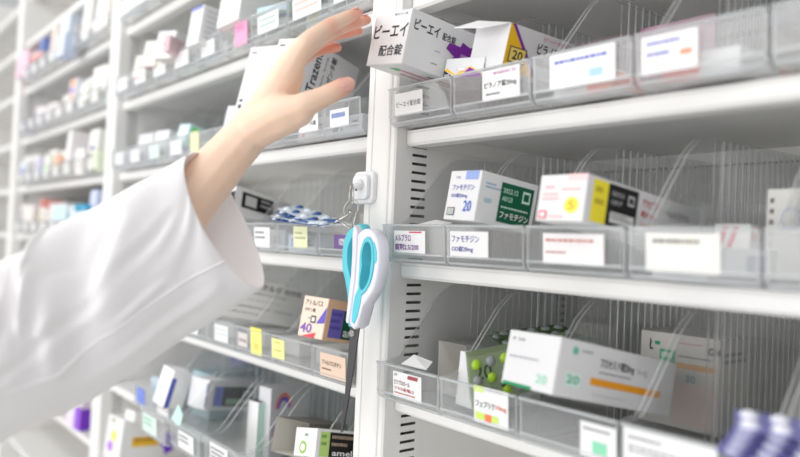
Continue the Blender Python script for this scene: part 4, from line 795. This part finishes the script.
CREASE = [(.30, .62, .40, -.10, .06, -.0040), (.43, .30, .47, -.55, .07, .0050), (.16, .35, .30, .02, .05, -.0026), (.04, .30, .20, -.20, .06, .0022), (.35, -.05, .52, -.25, .06, -.0036),
          (.52, .60, .60, -.10, .05, -.0045), (.60, .20, .64, -.60, .05, .0040), (.12, -.72, .40, -.80, .06, .0024), (.22, -.30, .34, -.42, .04, .0020), (.56, -.30, .70, -.45, .05, -.003)]
def seam_at(s):
    K = [(0, -.60), (.10, -.50), (.2, -.44), (.36, -.47), (.47, -.56), (.56, -.52), (.66, -.36), (1, -.3)]
    for (a0, b0), (a1, b1) in zip(K, K[1:]):
        if s <= a1: return b0+(b1-b0)*(s-a0)/(a1-a0)
    return -.3
rings = []
for i in range(M_):
    u = i/(M_-1)*(len(RING)-1); a = min(int(u), len(RING)-2); t = u-a
    def cr(fn):
        p0, p1, p2, p3 = fn(max(a-1, 0)), fn(a), fn(a+1), fn(min(a+2, len(RING)-1))
        return .5*((2*p1)+(-p0+p2)*t+(2*p0-5*p1+4*p2-p3)*t*t+(-p0+3*p1-3*p2+p3)*t**3)
    top = cr(lambda k: Vector(RING[k][0])); bot = cr(lambda k: Vector(RING[k][1])); hf = HALF[a]*(1-t)+HALF[a+1]*t
    c = (top+bot)/2; A = (top-bot)/2; ax = A.normalized(); B = (toward-ax*toward.dot(ax)).normalized(); ring = []
    s = i/(M_-1)
    for j in range(N):
        th = 2*math.pi*j/N; ca_, sa = math.cos(th), math.sin(th)
        # soft folds: broad diagonal drapes, one deep crease at the elbow
        up = ca_; front = max(0, sa)
        d = (0.0022*math.sin(7*s*6.28*.55+2.2*up+1.0)*min(1, s*7)+.0014*math.sin(31*s+5*up+2)*min(1, s*6)+.0010*math.sin(th*5+18*s)*min(1, s*6))*abs(sa)**1.5
        d += -.012*math.exp(-((s-.545-.02*up)/.013)**2)*max(0, .25+up)*1.0
        d += .008*math.exp(-((s-.505-.03*up)/.03)**2)*max(0, up)
        d += -.010*front*math.exp(-((s-.36-.10*(1-up)*.5)/.035)**2)*math.exp(-((up-.05)/.5)**2)
        d += .009*front*math.exp(-((s-.27-.10*(1-up)*.5)/.05)**2)*math.exp(-((up-.0)/.55)**2)
        d += .006*front*math.exp(-((s-.46)/.04)**2)*math.exp(-((up+.15)/.5)**2)
        us = seam_at(s)
        if sa > 0:
            for (s0, u0, s1, u1, wd, dp) in CREASE:
                ds_, du_ = (s1-s0)*2.2, u1-u0; q = ((s-s0)*2.2*ds_+(up-u0)*du_)/(ds_*ds_+du_*du_); q = min(1, max(0, q))
                dd = math.hypot((s-s0-(s1-s0)*q)*2.2, up-u0-du_*q); fade = math.sin(math.pi*(.12+.76*q))
                d += dp*fade*(math.exp(-(dd/wd)**2)-.45*math.exp(-((dd-wd*1.9)/wd)**2))*min(1, sa*1.5)
        ring.append(c + A*ca_ + (B*hf + Vector((-.634, -.772, 0))*((.018 if sa > 0 else .007)*max(0, 1-s/.22)**1.5))*sa + (A.normalized()*ca_ + B*sa)*d)
    rings.append(ring)
# pull the cuff mouth into the open, slightly pointed shape of a turned sleeve end
mb = MB(); CO = mat('white_coat_cotton', srgb(251, 249, 250), .75, sss=.0)
v = [p for r in rings for p in r]; f = [(i*N+j, i*N+(j+1) % N, (i+1)*N+(j+1) % N, (i+1)*N+j) for i in range(M_-1) for j in range(N)]
mb.mesh(v, f, CO, smooth=True); sl = link('sleeve', mb.data('sleeve'), person); tag(sl, 'white lab coat sleeve')
so = sl.modifiers.new('cloth', 'SOLIDIFY'); so.thickness = .0016; so.offset = -1
# stitched seam running along the sleeve
sp = []
for i in range(2, M_-20):
    th = math.acos(seam_at(i/(M_-1))); j = th/(2*math.pi)*N; j0 = int(j); p = rings[i][j0].lerp(rings[i][(j0+1) % N], j-j0); sp.append(p + toward.normalized()*.0002)
mb = MB(); mb.tube(sp, .0009, mat('white_seam_thread', srgb(255, 254, 255), .6), 8); mb.build('seam', sl)
